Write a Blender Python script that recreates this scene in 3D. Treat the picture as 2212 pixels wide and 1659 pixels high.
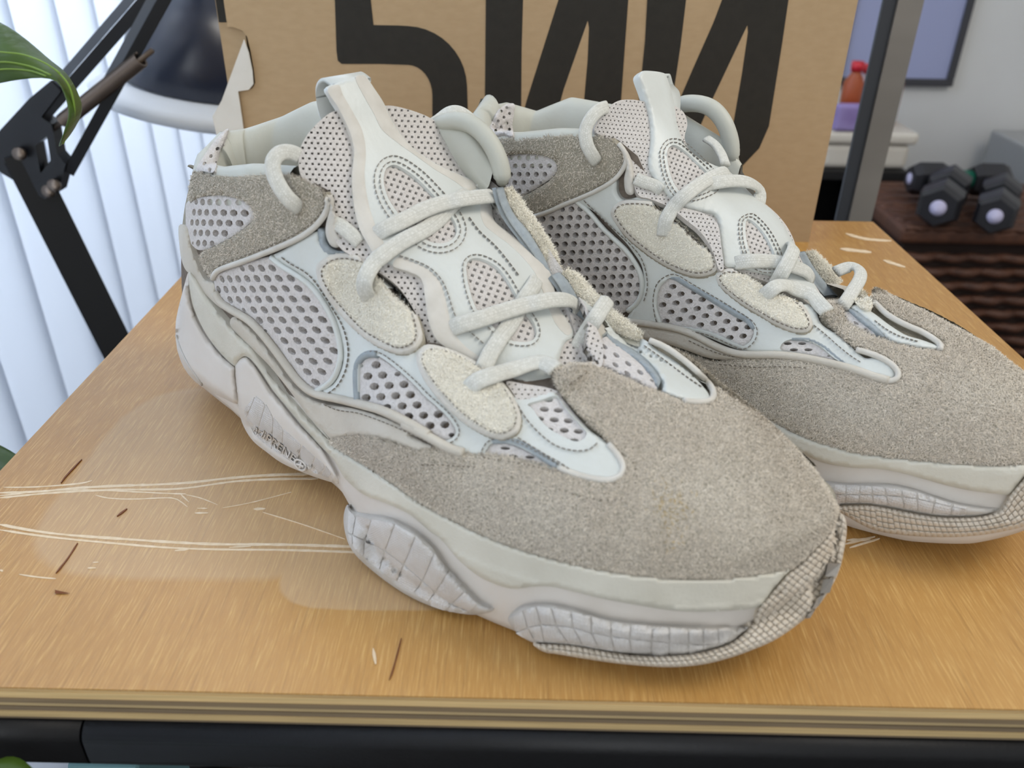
import bpy, bmesh, math, random
import numpy as np
from mathutils import Vector, Matrix
from mathutils.bvhtree import BVHTree
from mathutils.geometry import delaunay_2d_cdt

random.seed(7); rng = np.random.default_rng(7)
for o_ in list(bpy.data.objects): bpy.data.objects.remove(o_)
SC = bpy.context.scene; COL = SC.collection

# ------------------------------------------------------------------ camera
TZ = 0.65                      # table top height (m)
CH = 0.198                     # camera above the table top
FPX, PPX, PPY = 1780.0, 1106.0, 829.5
yaw, pit, rol = [math.radians(a) for a in (-0.425, 30.1, 0.906)]
fw = np.array([math.sin(yaw)*math.cos(pit), math.cos(yaw)*math.cos(pit), -math.sin(pit)])
rt0 = np.array([math.cos(yaw), -math.sin(yaw), 0.0]); up0 = np.cross(rt0, fw)
RT = math.cos(rol)*rt0 + math.sin(rol)*up0; UP = -math.sin(rol)*rt0 + math.cos(rol)*up0; FW = fw
CAM = np.array([0.0, 0.0, TZ+CH])
cd = bpy.data.cameras.new('camera'); cam = bpy.data.objects.new('camera', cd); COL.objects.link(cam)
cd.sensor_fit = 'HORIZONTAL'; cd.sensor_width = 36.0; cd.lens = 36.0*FPX/2212.0
cd.clip_start = 0.01; cd.clip_end = 60
cam.matrix_world = Matrix(((RT[0], UP[0], -FW[0], CAM[0]), (RT[1], UP[1], -FW[1], CAM[1]), (RT[2], UP[2], -FW[2], CAM[2]), (0, 0, 0, 1)))
cd.dof.use_dof = True; cd.dof.focus_distance = 0.34; cd.dof.aperture_fstop = 13.0
SC.camera = cam

# ------------------------------------------------------------------ light
w = bpy.data.worlds.new('world'); SC.world = w; w.use_nodes = True
bgn = w.node_tree.nodes['Background']; bgn.inputs[0].default_value = (0.97, 0.985, 1.0, 1); bgn.inputs[1].default_value = 0.60
def area(name, loc, target, sx, sy, energy, col):
    l = bpy.data.lights.new(name, 'AREA'); l.shape = 'RECTANGLE'; l.size = sx; l.size_y = sy; l.energy = energy; l.color = col
    o = bpy.data.objects.new(name, l); COL.objects.link(o); o.location = loc
    o.rotation_euler = (Vector(target)-Vector(loc)).to_track_quat('-Z', 'Y').to_euler()
    return o
area('window_daylight', (-1.15, 0.9, 1.35), (-0.3, 0.75, 0.75), 2.6, 2.2, 152, (0.86, 0.92, 1.0))
area('ceiling_light', (0.95, 0.25, 1.75), (0.1, 0.5, 0.7), 0.6, 0.6, 11, (1.0, 0.94, 0.85))
area('flank_fill', (-0.38, -1.0, 1.15), (0.0, 0.3, 0.7), 0.9, 1.1, 9.5, (0.92, 0.96, 1.0))  # unseen fill light, added behind the camera to brighten the shoe flanks
SC.view_settings.view_transform = 'Standard'; SC.view_settings.look = 'None'
SC.view_settings.gamma = 1.0; SC.view_settings.use_curve_mapping = False
SC.view_settings.exposure = -0.08

# ------------------------------------------------------------------ pixel helpers (a pixel gives a direction only)
def ray(x, y):
    d = RT*((x-PPX)/FPX) - UP*((y-PPY)/FPX) + FW
    return d/np.linalg.norm(d)
def ground(x, y, z=0.0):
    d = ray(x, y); return CAM + d*((TZ+z-CAM[2])/d[2])
def at_y(x, y, Y):
    d = ray(x, y); return CAM + d*(Y/d[1])
def at_x(x, y, X):
    d = ray(x, y); return CAM + d*(X/d[0])
CR = {'c1': (350, 150, 3.6867), 'c2': (750, 150, 3.6867), 'c3': (350, 550, 3.6867), 'c4': (850, 550, 3.6867), 'c5': (400, 900, 3.6867),
      'c6': (900, 950, 3.318), 'c7': (1300, 700, 3.6867), 'c8': (1300, 1050, 3.6867), 'd1': (1040, 150, 3.6867), 'd2': (1350, 400, 3.6867),
      'd3': (1650, 550, 3.687), 'd4': (1650, 850, 3.936), 'b5': (0, 0, 3.95)}
def P(c, *pts):
    ox, oy, s = CR[c]; return [(ox+p[0]/s, oy+p[1]/s) for p in pts]

# ------------------------------------------------------------------ materials
def lin(c): return tuple(((v/255)/12.92 if v/255 <= 0.04045 else ((v/255+0.055)/1.055)**2.4) for v in c)
def mat(name, c, rough=0.6, c2=None, nscale=60, namt=0.5, bscale=0, bstr=0.3, bdist=0.0005, spec=0.4, metal=0, sheen=0, stretch=None, det=4, rnd=None, transl=0):
    m = bpy.data.materials.new(name); m.use_nodes = True; nt = m.node_tree; N = nt.nodes; L = nt.links
    b = N['Principled BSDF']; b.inputs['Roughness'].default_value = rough; b.inputs['Metallic'].default_value = metal
    b.inputs['Specular IOR Level'].default_value = spec
    if sheen: b.inputs['Sheen Weight'].default_value = sheen
    b.inputs['Base Color'].default_value = (*lin(c), 1)
    tc = N.new('ShaderNodeTexCoord'); src = tc.outputs['Object']
    if stretch:
        mp = N.new('ShaderNodeMapping'); mp.inputs['Scale'].default_value = stretch; L.new(src, mp.inputs[0]); src = mp.outputs[0]
    out = None
    if c2:
        n = N.new('ShaderNodeTexNoise'); n.inputs['Scale'].default_value = nscale; n.inputs['Detail'].default_value = det; L.new(src, n.inputs['Vector'])
        r = N.new('ShaderNodeMapRange'); r.inputs[1].default_value = 0.5-0.5*namt*0.6; r.inputs[2].default_value = 0.5+0.5*namt*0.6
        L.new(n.outputs['Fac'], r.inputs[0])
        mx = N.new('ShaderNodeMix'); mx.data_type = 'RGBA'; mx.inputs[6].default_value = (*lin(c), 1); mx.inputs[7].default_value = (*lin(c2), 1)
        L.new(r.outputs[0], mx.inputs[0]); out = mx.outputs[2]
    if rnd:      # per-fibre tint from the 'rnd' attribute
        a = N.new('ShaderNodeAttribute'); a.attribute_name = 'rnd'
        m2 = N.new('ShaderNodeMix'); m2.data_type = 'RGBA'; m2.blend_type = 'MULTIPLY'; m2.inputs[0].default_value = 1
        cr = N.new('ShaderNodeMapRange'); cr.inputs[3].default_value = rnd[0]; cr.inputs[4].default_value = rnd[1]; L.new(a.outputs['Fac'], cr.inputs[0])
        cmb = N.new('ShaderNodeCombineColor')
        for k in range(3): L.new(cr.outputs[0], cmb.inputs[k])
        if out: L.new(out, m2.inputs[6])
        else: m2.inputs[6].default_value = (*lin(c), 1)
        L.new(cmb.outputs[0], m2.inputs[7]); out = m2.outputs[2]
    if out: L.new(out, b.inputs['Base Color'])
    if bscale:
        n = N.new('ShaderNodeTexNoise'); n.inputs['Scale'].default_value = bscale; n.inputs['Detail'].default_value = 3; L.new(src, n.inputs['Vector'])
        bp = N.new('ShaderNodeBump'); bp.inputs['Strength'].default_value = bstr; bp.inputs['Distance'].default_value = bdist
        L.new(n.outputs['Fac'], bp.inputs['Height']); L.new(bp.outputs[0], b.inputs['Normal'])
    if transl:
        t = N.new('ShaderNodeBsdfTranslucent'); t.inputs[0].default_value = (*lin(c), 1)
        ms = N.new('ShaderNodeMixShader'); ms.inputs[0].default_value = transl; L.new(b.outputs[0], ms.inputs[1]); L.new(t.outputs[0], ms.inputs[2])
        L.new(ms.outputs[0], N['Material Output'].inputs[0])
    return m
M = {}
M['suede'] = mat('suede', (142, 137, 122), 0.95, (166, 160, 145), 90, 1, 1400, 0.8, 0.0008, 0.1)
M['nap'] = mat('suede_nap', (224, 217, 203), 0.9, (196, 184, 167), 38, 1.3, spec=0.15, rnd=(0.62, 1.14))
M['suede_pale'] = mat('suede_pale', (208, 203, 188), 0.95, (218, 213, 198), 200, 1, 1500, 0.8, 0.0008, 0.1)
M['nap_pale'] = mat('suede_nap_pale', (238, 234, 220), 0.9, (228, 223, 208), 120, 1, spec=0.15, rnd=(0.80, 1.10))
M['leather'] = mat('white_leather', (202, 206, 202), 0.42, (194, 197, 192), 60, 0.8, 700, 0.18, 0.0006, 0.45)
M['trim'] = mat('pale_leather_edge', (203, 200, 192), 0.6, (190, 186, 177), 150, 0.8, 500, 0.25, 0.0005, 0.3)
M['lining'] = mat('lining_leather', (186, 187, 177), 0.5, (176, 176, 165), 40, 0.8, 600, 0.15, 0.0005, 0.35)
M['knit'] = mat('knit_mesh', (212, 208, 205), 0.9, (190, 186, 183), 900, 0.9, 1500, 0.9, 0.0006, 0.15)
M['finemesh'] = mat('fine_mesh', (209, 205, 200), 0.9, (187, 182, 177), 1300, 0.9, 1800, 0.9, 0.0005, 0.15)
M['inner'] = mat('inner_lining', (124, 114, 104), 0.95, (98, 90, 82), 500, 0.9, 900, 0.5, 0.0005, 0.1)
M['blue'] = mat('raw_leather_edge', (158, 166, 170), 0.85, (140, 148, 152), 400, 0.9, 900, 0.5, 0.0004, 0.2)
M['midsole'] = mat('midsole_foam', (206, 201, 194), 0.62, (196, 189, 180), 45, 0.9, 300, 0.12, 0.0006, 0.3)
M['rand'] = mat('rubber_rand', (206, 203, 191), 0.6, (184, 180, 166), 48, 1, 900, 0.35, 0.0004, 0.3)
M['foxing'] = mat('smooth_suede', (196, 191, 180), 0.8, (182, 176, 164), 60, 0.9, 900, 0.5, 0.0004, 0.2)
M['tile'] = mat('pod_tile', (202, 199, 195), 0.7, (188, 184, 179), 120, 0.9, 1600, 0.7, 0.0004, 0.3)
M['groove'] = mat('pod_groove', (188, 184, 178), 0.75, (176, 172, 165), 120, 0.9, spec=0.2)
M['scale'] = mat('outsole_rubber', (204, 196, 183), 0.55, (186, 175, 158), 60, 0.9, 600, 0.2, 0.0004, 0.4)
M['lug'] = mat('tread_lug', (150, 146, 140), 0.6, (130, 126, 120), 120, 0.9, 700, 0.3, 0.0004, 0.4)
M['thread'] = mat('thread', (122, 114, 104), 0.9, spec=0.15)
M['stain'] = mat('suede_stain', (186, 164, 118), 0.95, spec=0.1, rnd=(0.7, 1.15))
def lace_mat():
    m = mat('lace_weave', (206, 206, 199), 0.85, spec=0.2); nt = m.node_tree; N = nt.nodes; L = nt.links; b = N['Principled BSDF']
    uv = N.new('ShaderNodeUVMap'); mp = N.new('ShaderNodeMapping'); mp.inputs['Scale'].default_value = (1150, 22, 1); L.new(uv.outputs[0], mp.inputs[0])
    br = N.new('ShaderNodeTexBrick'); br.inputs['Scale'].default_value = 1.0; br.inputs['Mortar Size'].default_value = 0.07; br.inputs['Mortar Smooth'].default_value = 1
    br.inputs['Brick Width'].default_value = 1.0; br.inputs['Row Height'].default_value = 0.9; br.inputs['Bias'].default_value = 0
    br.inputs['Color1'].default_value = (*lin((210, 210, 203)), 1); br.inputs['Color2'].default_value = (*lin((196, 196, 188)), 1); br.inputs['Mortar'].default_value = (*lin((184, 183, 175)), 1)
    L.new(mp.outputs[0], br.inputs['Vector']); L.new(br.outputs['Color'], b.inputs['Base Color'])
    bp = N.new('ShaderNodeBump'); bp.inputs['Strength'].default_value = 0.5; bp.inputs['Distance'].default_value = 0.0004; bp.invert = True
    L.new(br.outputs['Fac'], bp.inputs['Height']); L.new(bp.outputs[0], b.inputs['Normal'])
    return m
M['lace'] = lace_mat()
def waffle(m, sc, strength):
    nt = m.node_tree; N = nt.nodes; L = nt.links; tc = N.new('ShaderNodeTexCoord'); prev = None
    for ax in ('X', 'Z'):
        w_ = N.new('ShaderNodeTexWave'); w_.bands_direction = ax; w_.inputs['Scale'].default_value = sc; w_.inputs['Distortion'].default_value = 0.6; L.new(tc.outputs['Object'], w_.inputs['Vector'])
        if prev is None: prev = w_.outputs['Fac']
        else:
            mm = N.new('ShaderNodeMath'); mm.operation = 'MINIMUM'; L.new(prev, mm.inputs[0]); L.new(w_.outputs['Fac'], mm.inputs[1]); prev = mm.outputs[0]
    bp = N.new('ShaderNodeBump'); bp.inputs['Strength'].default_value = strength; bp.inputs['Distance'].default_value = 0.0004; L.new(prev, bp.inputs['Height']); L.new(bp.outputs[0], N['Principled BSDF'].inputs['Normal'])
waffle(M['tile'], 330, 0.45)

# ------------------------------------------------------------------ object helpers
def tag(o, label=None, cat=None, group=None, kind=None):
    if label: o['label'] = label
    if cat: o['category'] = cat
    if group: o['group'] = group
    if kind: o['kind'] = kind
    return o
def empty(name, loc=(0, 0, 0), rz=0):
    o = bpy.data.objects.new(name, None); COL.objects.link(o); o.location = loc; o.rotation_euler = (0, 0, rz); o.empty_display_size = 0.02
    return o
def wm(o):      # world matrix of an object whose parents are unscaled empties / meshes
    m = Matrix.LocRotScale(o.location, o.rotation_euler, o.scale)
    return wm(o.parent) @ m if o.parent else m
def mesh(name, V, Fc, m, parent=None, smooth=True, world=True, attrs=None, uv=None):
    V = np.asarray(V, float)
    if parent is not None and world:
        iv = np.array(wm(parent).inverted()); V = V @ iv[:3, :3].T + iv[:3, 3]
    me = bpy.data.meshes.new(name); me.from_pydata(V.tolist(), [], [list(map(int, f)) for f in Fc])
    if smooth: me.polygons.foreach_set('use_smooth', [True]*len(me.polygons))
    if attrs:
        for k, a in attrs.items():
            at = me.attributes.new(k, 'FLOAT', 'POINT'); at.data.foreach_set('value', np.asarray(a, np.float32))
    if uv is not None:
        ul = me.uv_layers.new(name='UVMap'); li = np.zeros(len(me.loops), np.int32); me.loops.foreach_get('vertex_index', li)
        ul.data.foreach_set('uv', np.asarray(uv, np.float32)[li].ravel())
    if m: me.materials.append(m)
    me.update()
    o = bpy.data.objects.new(name, me); COL.objects.link(o)
    if parent is not None: o.parent = parent
    return o
def box(name, lo, hi, m, parent=None, bevel=0.0, seg=2):
    bm = bmesh.new(); bmesh.ops.create_cube(bm, size=1)
    lo = np.array(lo, float); hi = np.array(hi, float)
    for v in bm.verts: v.co = Vector((lo+hi)/2 + np.array(v.co)*(hi-lo))
    if bevel: bmesh.ops.bevel(bm, geom=bm.edges[:], offset=bevel, segments=seg, affect='EDGES', profile=0.5)
    bm.normal_update()
    V = [tuple(v.co) for v in bm.verts]; bm.verts.index_update(); Fc = [[v.index for v in f.verts] for f in bm.faces]; bm.free()
    return mesh(name, V, Fc, m, parent, smooth=False)
def tube_data(path, rad, n=10, cap=True, flat=1.0, up=None):
    path = np.asarray(path, float); k = len(path)
    rad = np.full(k, rad) if np.isscalar(rad) else np.asarray(rad)
    T = np.gradient(path, axis=0); T /= np.linalg.norm(T, axis=1)[:, None]+1e-12
    u = np.array(up if up is not None else (0.123, 0.2, 0.97), float); V = []; Fc = []
    for i in range(k):
        s = np.cross(T[i], u); s /= np.linalg.norm(s)+1e-12; v = np.cross(s, T[i])
        for j in range(n):
            a = 2*math.pi*j/n; V.append(path[i] + s*math.cos(a)*rad[i] + v*math.sin(a)*rad[i]*flat)
    for i in range(k-1):
        for j in range(n): Fc.append((i*n+j, i*n+(j+1) % n, (i+1)*n+(j+1) % n, (i+1)*n+j))
    if cap: Fc.append(tuple(range(n))[::-1]); Fc.append(tuple((k-1)*n+j for j in range(n)))
    return V, Fc
def tube(name, path, rad, m, parent=None, n=10, flat=1.0, up=None):
    V, Fc = tube_data(path, rad, n, True, flat, up); return mesh(name, V, Fc, m, parent)
def lathe(name, prof, m, parent=None, n=32, center=(0, 0, 0), axis=None):
    V = []; Fc = []; c = Vector(center); q = Vector((0, 0, 1)).rotation_difference(Vector(axis)) if axis is not None else None
    for r, z in prof:
        for j in range(n):
            a = 2*math.pi*j/n; v = Vector((r*math.cos(a), r*math.sin(a), z))
            if q: v = q @ v
            V.append(tuple(c+v))
    for i in range(len(prof)-1):
        for j in range(n): Fc.append((i*n+j, i*n+(j+1) % n, (i+1)*n+(j+1) % n, (i+1)*n+j))
    Fc.append(tuple(range(n))[::-1]); Fc.append(tuple((len(prof)-1)*n+j for j in range(n)))
    return mesh(name, V, Fc, m, parent)
def catmull(Pp, n=8, closed=True):
    Pp = np.asarray(Pp, float); N = len(Pp); out = []
    rngi = range(N) if closed else range(N-1)
    for i in rngi:
        if closed: a, b, c, d = Pp[i-1], Pp[i], Pp[(i+1) % N], Pp[(i+2) % N]
        else: a, b, c, d = Pp[max(i-1, 0)], Pp[i], Pp[i+1], Pp[min(i+2, N-1)]
        for k in range(n):
            t = k/n; out.append(.5*((2*b)+(-a+c)*t+(2*a-5*b+4*c-d)*t*t+(-a+3*b-3*c+d)*t**3))
    if not closed: out.append(Pp[-1])
    return np.array(out)
def resample(Q, step, closed=True):
    Q = np.asarray(Q, float)
    if closed: Q = np.vstack([Q, Q[:1]])
    d = np.r_[0, np.cumsum(np.linalg.norm(np.diff(Q, axis=0), axis=1))]
    n = max(int(round(d[-1]/step)), 3)
    u = np.linspace(0, d[-1], n+1)
    R_ = np.stack([np.interp(u, d, Q[:, k]) for k in range(Q.shape[1])], 1)
    return R_[:-1] if closed else R_
def inpoly(pts, poly):
    x, y = pts[:, 0], pts[:, 1]; c = np.zeros(len(pts), bool); n = len(poly)
    for i in range(n):
        x1, y1 = poly[i]; x2, y2 = poly[(i+1) % n]
        m_ = ((y1 > y) != (y2 > y)); 
        if y2 != y1: c ^= m_ & (x < (x2-x1)*(y-y1)/(y2-y1)+x1)
    return c
def mindist(A, B):
    out = np.empty(len(A))
    for i in range(0, len(A), 2000):
        out[i:i+2000] = np.sqrt(((A[i:i+2000, None, :]-B[None, :, :])**2).sum(2).min(1))
    return out

# ------------------------------------------------------------------ forms (shape of shoe, used to lay the panels on)
class Form:
    def __init__(s, V, Fc):
        s.V = [Vector(v) for v in V]; s.F = Fc; s.b = BVHTree.FromPolygons(s.V, Fc); s.cache = {}
        s.c = sum(s.V, Vector())/len(s.V)
    def hit(s, x, y):
        k = (round(x, 2), round(y, 2))
        if k in s.cache: return s.cache[k]
        d = Vector(ray(x, y)); o = Vector(CAM)
        p, n, i, t = s.b.ray_cast(o, d)
        if p is None:
            tc = (s.c-o).dot(d); t = min((tc+k*0.012 for k in range(-16, 13)), key=lambda q_: s.b.find_nearest(o+d*q_)[3])
            for _ in range(14):
                q, n, i, dd = s.b.find_nearest(o+d*t); t = (q-o).dot(d)
            p = o+d*t; dd = (p-q).length
            n = (p-q).normalized() if dd > 1e-6 else n
            if dd > 0.014: p = q + n*0.014
            miss = True
        else:
            miss = False
            if n.dot(d) > 0: n = -n
        s.cache[k] = (p, n, t, miss); return s.cache[k]
class Multi:
    def __init__(s, *f): s.f = f
    def hit(s, x, y):
        h = [a.hit(x, y) for a in s.f]; g = [a for a in h if not a[3]]
        return min(g or h, key=lambda a: a[2])

def lift(form, x, y, h):
    p, n, t, miss = form.hit(x, y); d = ray(x, y); p = np.array(p); n = np.array(n)
    nd = 0.0 if miss else abs(float(n@d))
    return p-d*(h/max(nd, 0.62)), n
def panel(name, form, poly, th, m, parent, res=7.0, holes=(), rnd=5.0, base=0.0, skirt=0.0022, spline=True, edge=0.3, hf=None, n=8):
    out = catmull(poly, n) if spline else np.asarray(poly, float)
    out = resample(out, res*0.8)
    hs = []
    for hpoly in holes:
        hpoly = np.asarray(hpoly, float); c = hpoly.mean(0)
        for sc in (1, 0.82, 0.62, 0.45):
            q = c+(hpoly-c)*sc
            if inpoly(q, out).all() and mindist(q, out).min() > 1.2: hs.append(q); break
    lo, hi = out.min(0), out.max(0)
    gx, gy = np.meshgrid(np.arange(lo[0], hi[0], res), np.arange(lo[1], hi[1], res*0.87))
    gx = gx + (np.arange(gx.shape[0]) % 2)[:, None]*res*0.5
    G = np.stack([gx.ravel(), gy.ravel()], 1); G = G[inpoly(G, out)]
    if len(G): G = G[mindist(G, out) > res*0.5]
    if hs and len(G):
        H = np.vstack(hs); G = G[mindist(G, H) > min(res*0.5, 2.5)]
        keep = np.ones(len(G), bool)
        for q in hs:
            l, u = q.min(0), q.max(0); near = (G > l-1).all(1) & (G < u+1).all(1)
            if near.any(): keep[near] &= ~inpoly(G[near], q)
        G = G[keep]
    pts = [out]; edges = [(i, (i+1) % len(out)) for i in range(len(out))]; k = len(out)
    for q in hs:
        pts.append(q); edges += [(k+i, k+(i+1) % len(q)) for i in range(len(q))]; k += len(q)
    if len(G): pts.append(G)
    A = np.vstack(pts)
    vo, eo, fo, _, _, _ = delaunay_2d_cdt([Vector(a) for a in A], edges, [], 0, 1e-4)
    vo = np.array([tuple(v) for v in vo]); fo = [tuple(f) for f in fo]
    cen = np.array([vo[list(f)].mean(0) for f in fo]); ok = inpoly(cen, out)
    for q in hs:
        l, u = q.min(0), q.max(0); near = (cen > l).all(1) & (cen < u).all(1)
        if near.any(): idx = np.where(near)[0]; ok[idx[inpoly(cen[idx], q)]] = False
    fo = [f for f, k_ in zip(fo, ok) if k_]
    dist = mindist(vo, out)
    dist2 = dist
    x = np.clip(dist2/max(rnd, 1e-3), 0, 1); prof = edge+(1-edge)*np.sqrt(np.clip(1-(1-x)**2, 0, 1))
    V = []; Nn = []
    for (px, py), pr, dd in zip(vo, prof, dist):
        hgt = base + th*pr
        if hf: hgt += hf(px, py, dd)
        p, nn = lift(form, px, py, hgt); V.append(p); Nn.append(nn)
    V = np.array(V); Nn = np.array(Nn)
    f0 = fo[:60]; s_ = sum(np.dot(np.cross(V[f[1]]-V[f[0]], V[f[2]]-V[f[0]]), CAM-V[f[0]]) for f in fo)
    if s_ < 0: fo = [f[::-1] for f in fo]
    # skirt along the free edges
    ec = {}
    for f in fo:
        for i in range(len(f)):
            a, b = f[i], f[(i+1) % len(f)]; kx = (min(a, b), max(a, b)); ec.setdefault(kx, []).append((a, b))
    low = {}; VV = list(V); FF = list(fo)
    for kx, l in ec.items():
        if len(l) == 1:
            a, b = l[0]
            for q in (a, b):
                if q not in low: low[q] = len(VV); VV.append(V[q]); VV.append(V[q]-Nn[q]*(th*prof[q]+skirt))
            FF.append((low[b], low[a], low[a]+1, low[b]+1))
    VV = np.array(VV); VV[:, 2] = np.maximum(VV[:, 2], TZ+0.0002)
    o = mesh(name, VV, FF, m, parent)
    o_info[o.name] = (V, fo, Nn, out)
    return o
o_info = {}
def topform(*objs):
    V = []; Fc = []; k = 0
    for o in objs:
        v, f, _, _ = o_info[o.name]; V += [tuple(a) for a in v]; Fc += [tuple(i+k for i in t) for t in f]; k += len(v)
    return Form(V, Fc)
def shrink(poly, d):
    Q = catmull(poly, 6); T = np.roll(Q, -1, 0)-np.roll(Q, 1, 0); T /= np.linalg.norm(T, axis=1)[:, None]+1e-9
    a = 0.5*np.sum(Q[:, 0]*np.roll(Q[:, 1], -1)-np.roll(Q[:, 0], -1)*Q[:, 1]); sg = 1 if a > 0 else -1
    return Q+np.stack([-T[:, 1], T[:, 0]], 1)*d*sg
def nap(part, count, ln, wd, m, lift=0.45, name='suede_nap', region=None):
    V, Fc, Nn, _ = o_info[part.name]; Fc = np.array([f[:3] for f in Fc])
    A, B, C = V[Fc[:, 0]], V[Fc[:, 1]], V[Fc[:, 2]]
    ar = np.linalg.norm(np.cross(B-A, C-A), axis=1)
    if region is not None: ar = ar*region((A+B+C)/3)
    pk = rng.choice(len(Fc), count, p=ar/ar.sum()); r1, r2 = rng.random(count), rng.random(count); fl = r1+r2 > 1; r1[fl] = 1-r1[fl]; r2[fl] = 1-r2[fl]
    Pt = A[pk]+(B-A)[pk]*r1[:, None]+(C-A)[pk]*r2[:, None]; Nm = Nn[Fc[pk, 0]]
    rnd_ = rng.normal(size=(count, 3)); tg = rnd_-Nm*(rnd_*Nm).sum(1)[:, None]; tg /= np.linalg.norm(tg, axis=1)[:, None]+1e-9
    sw = np.array([0.35, 0.1, -0.25]); tg = tg + 0.25*sw; tg -= Nm*(tg*Nm).sum(1)[:, None]; tg /= np.linalg.norm(tg, axis=1)[:, None]+1e-9
    bi = np.cross(Nm, tg); L_ = ln*(0.55+0.9*rng.random(count))[:, None]; lf = lift*(0.4+rng.random(count))[:, None]; W_ = wd*(0.7+0.6*rng.random(count))[:, None]
    cu = rng.normal(size=(count, 1))*0.6
    p0 = Pt-Nm*0.0001; p1 = Pt+tg*L_*0.5+Nm*L_*lf*0.7+bi*L_*cu*0.3; p2 = Pt+tg*L_*0.9+Nm*L_*lf*0.75+bi*L_*cu
    VV = np.concatenate([p0-bi*W_*0.5, p0+bi*W_*0.5, p1-bi*W_*0.45, p1+bi*W_*0.45, p2], 0); n = count; i = np.arange(n)
    FF = np.concatenate([np.stack([i, i+n, i+3*n], 1), np.stack([i, i+3*n, i+2*n], 1), np.stack([i+2*n, i+3*n, i+4*n], 1)])
    o = mesh(name, VV, FF, m, part, smooth=False, attrs={'rnd': np.tile(rng.random(n), 5)}); tag(o, kind='stuff'); return o
def stitch(parent, form, line, h, step=11, ln=7.5, wd=2.2, closed=True, m='thread', name='stitching', spline=True):
    Q = catmull(line, 6, closed) if spline else np.asarray(line, float); Q = resample(Q, step, closed); VV = []; FF = []
    k = len(Q)
    for i in range(k if closed else k-1):
        t = (Q[(i+1) % k]-Q[i]); l = np.linalg.norm(t); t = t/(l+1e-9); nrm = np.array([-t[1], t[0]]); c = (Q[i]+Q[(i+1) % k])/2
        cs = [c-t*ln/2-nrm*wd*.35, c-t*ln*0.2-nrm*wd*.5, c+t*ln*.2-nrm*wd*.5, c+t*ln/2-nrm*wd*.35, c+t*ln/2+nrm*wd*.35, c+t*ln*.2+nrm*wd*.5, c-t*ln*.2+nrm*wd*.5, c-t*ln/2+nrm*wd*.35]
        b = len(VV); hh = (0.0, .0004, .0004, 0.0)*2
        hh = (0.0, .0004, .0004, 0.0, 0.0, .0004, .0004, 0.0)
        for q, e in zip(cs, hh):
            VV.append(lift(form, q[0], q[1], h+e)[0])
        for q in (cs[0], cs[3], cs[4], cs[7]):
            VV.append(lift(form, q[0], q[1], h-.0008)[0])
        FF += [(b, b+1, b+6, b+7), (b+1, b+2, b+5, b+6), (b+2, b+3, b+4, b+5), (b+8, b+9, b+3, b+2, b+1, b), (b+11, b+7, b+6, b+5, b+4, b+10)]
    o = mesh(name, VV, FF, M[m], parent); tag(o, kind='stuff'); return o
def welt(name, form, line, h, rad, m, parent, closed=False, step=7):
    Q = resample(catmull(line, 6, closed), step, closed); pts = []
    for q in Q:
        pts.append(lift(form, q[0], q[1], h)[0])
    pts = np.array(pts)
    for _ in range(3): pts[1:-1] = (pts[:-2]+2*pts[1:-1]+pts[2:])/4
    if closed: pts = np.vstack([pts, pts[:1]])
    return tube(name, pts, rad, M[m] if isinstance(m, str) else m, parent, 8)
def lace(form, pts, wd, th, parent, sm=4):
    """pts: (px, py, height above the surface in mm)"""
    Q = resample(catmull(np.array(pts, float), 8, False), 5, False); pos = []; nr = []; tt = []
    for x, y, hh in Q:
        p, nn, t, miss = form.hit(x, y); tt.append(t if not miss else np.nan); pos.append(p); nr.append(np.array(nn))
    tt = np.array(tt); ok = ~np.isnan(tt); idx = np.arange(len(tt))
    tt = np.interp(idx, idx[ok], tt[ok]) if ok.any() else np.array([(p-Vector(CAM)).length for p in pos])
    nr = np.array(nr)
    for _ in range(6): tt[1:-1] = (tt[:-2]+2*tt[1:-1]+tt[2:])/4
    for _ in range(12): nr[1:-1] = (nr[:-2]+2*nr[1:-1]+nr[2:])/4
    nr /= np.linalg.norm(nr, axis=1)[:, None]
    rd = np.array([ray(x, y) for x, y, _ in Q]); Pt = CAM+rd*tt[:, None]+nr*(Q[:, 2:3]*0.001)
    for _ in range(sm): Pt[1:-1] = (Pt[:-2]+2*Pt[1:-1]+Pt[2:])/4
    T = np.gradient(Pt, axis=0); T /= np.linalg.norm(T, axis=1)[:, None]
    # keep the flat side facing between the surface normal and the viewer
    vd = CAM-Pt; vd /= np.linalg.norm(vd, axis=1)[:, None]; nn = nr*0.6+vd*0.4
    nn = nn-T*(nn*T).sum(1)[:, None]; nn /= np.linalg.norm(nn, axis=1)[:, None]; S = np.cross(T, nn)
    K = 14; V = []; UV = []; Ls = np.r_[0, np.cumsum(np.linalg.norm(np.diff(Pt, axis=0), axis=1))]
    for i in range(len(Pt)):
        for j in range(K):
            a = 2*math.pi*j/K; c, s_ = math.cos(a), math.sin(a)
            V.append(Pt[i]+S[i]*wd/2*np.sign(c)*abs(c)**0.75+nn[i]*th/2*np.sign(s_)*abs(s_)**0.75); UV.append((Ls[i], j/K if j <= K/2 else 1-j/K))
    Fc = []
    for i in range(len(Pt)-1):
        for j in range(K): Fc.append((i*K+j, i*K+(j+1) % K, (i+1)*K+(j+1) % K, (i+1)*K+j))
    Fc.append(tuple(range(K))[::-1]); Fc.append(tuple((len(Pt)-1)*K+j for j in range(K)))
    return mesh('lace', V, Fc, M['lace'], parent, uv=UV)
def ell(c, ra, rb, n=8, rot=0.0):
    a = np.linspace(0, 2*math.pi, n, endpoint=False)+rot
    return np.asarray(c)+np.cos(a)[:, None]*np.asarray(ra)+np.sin(a)[:, None]*np.asarray(rb)
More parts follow.
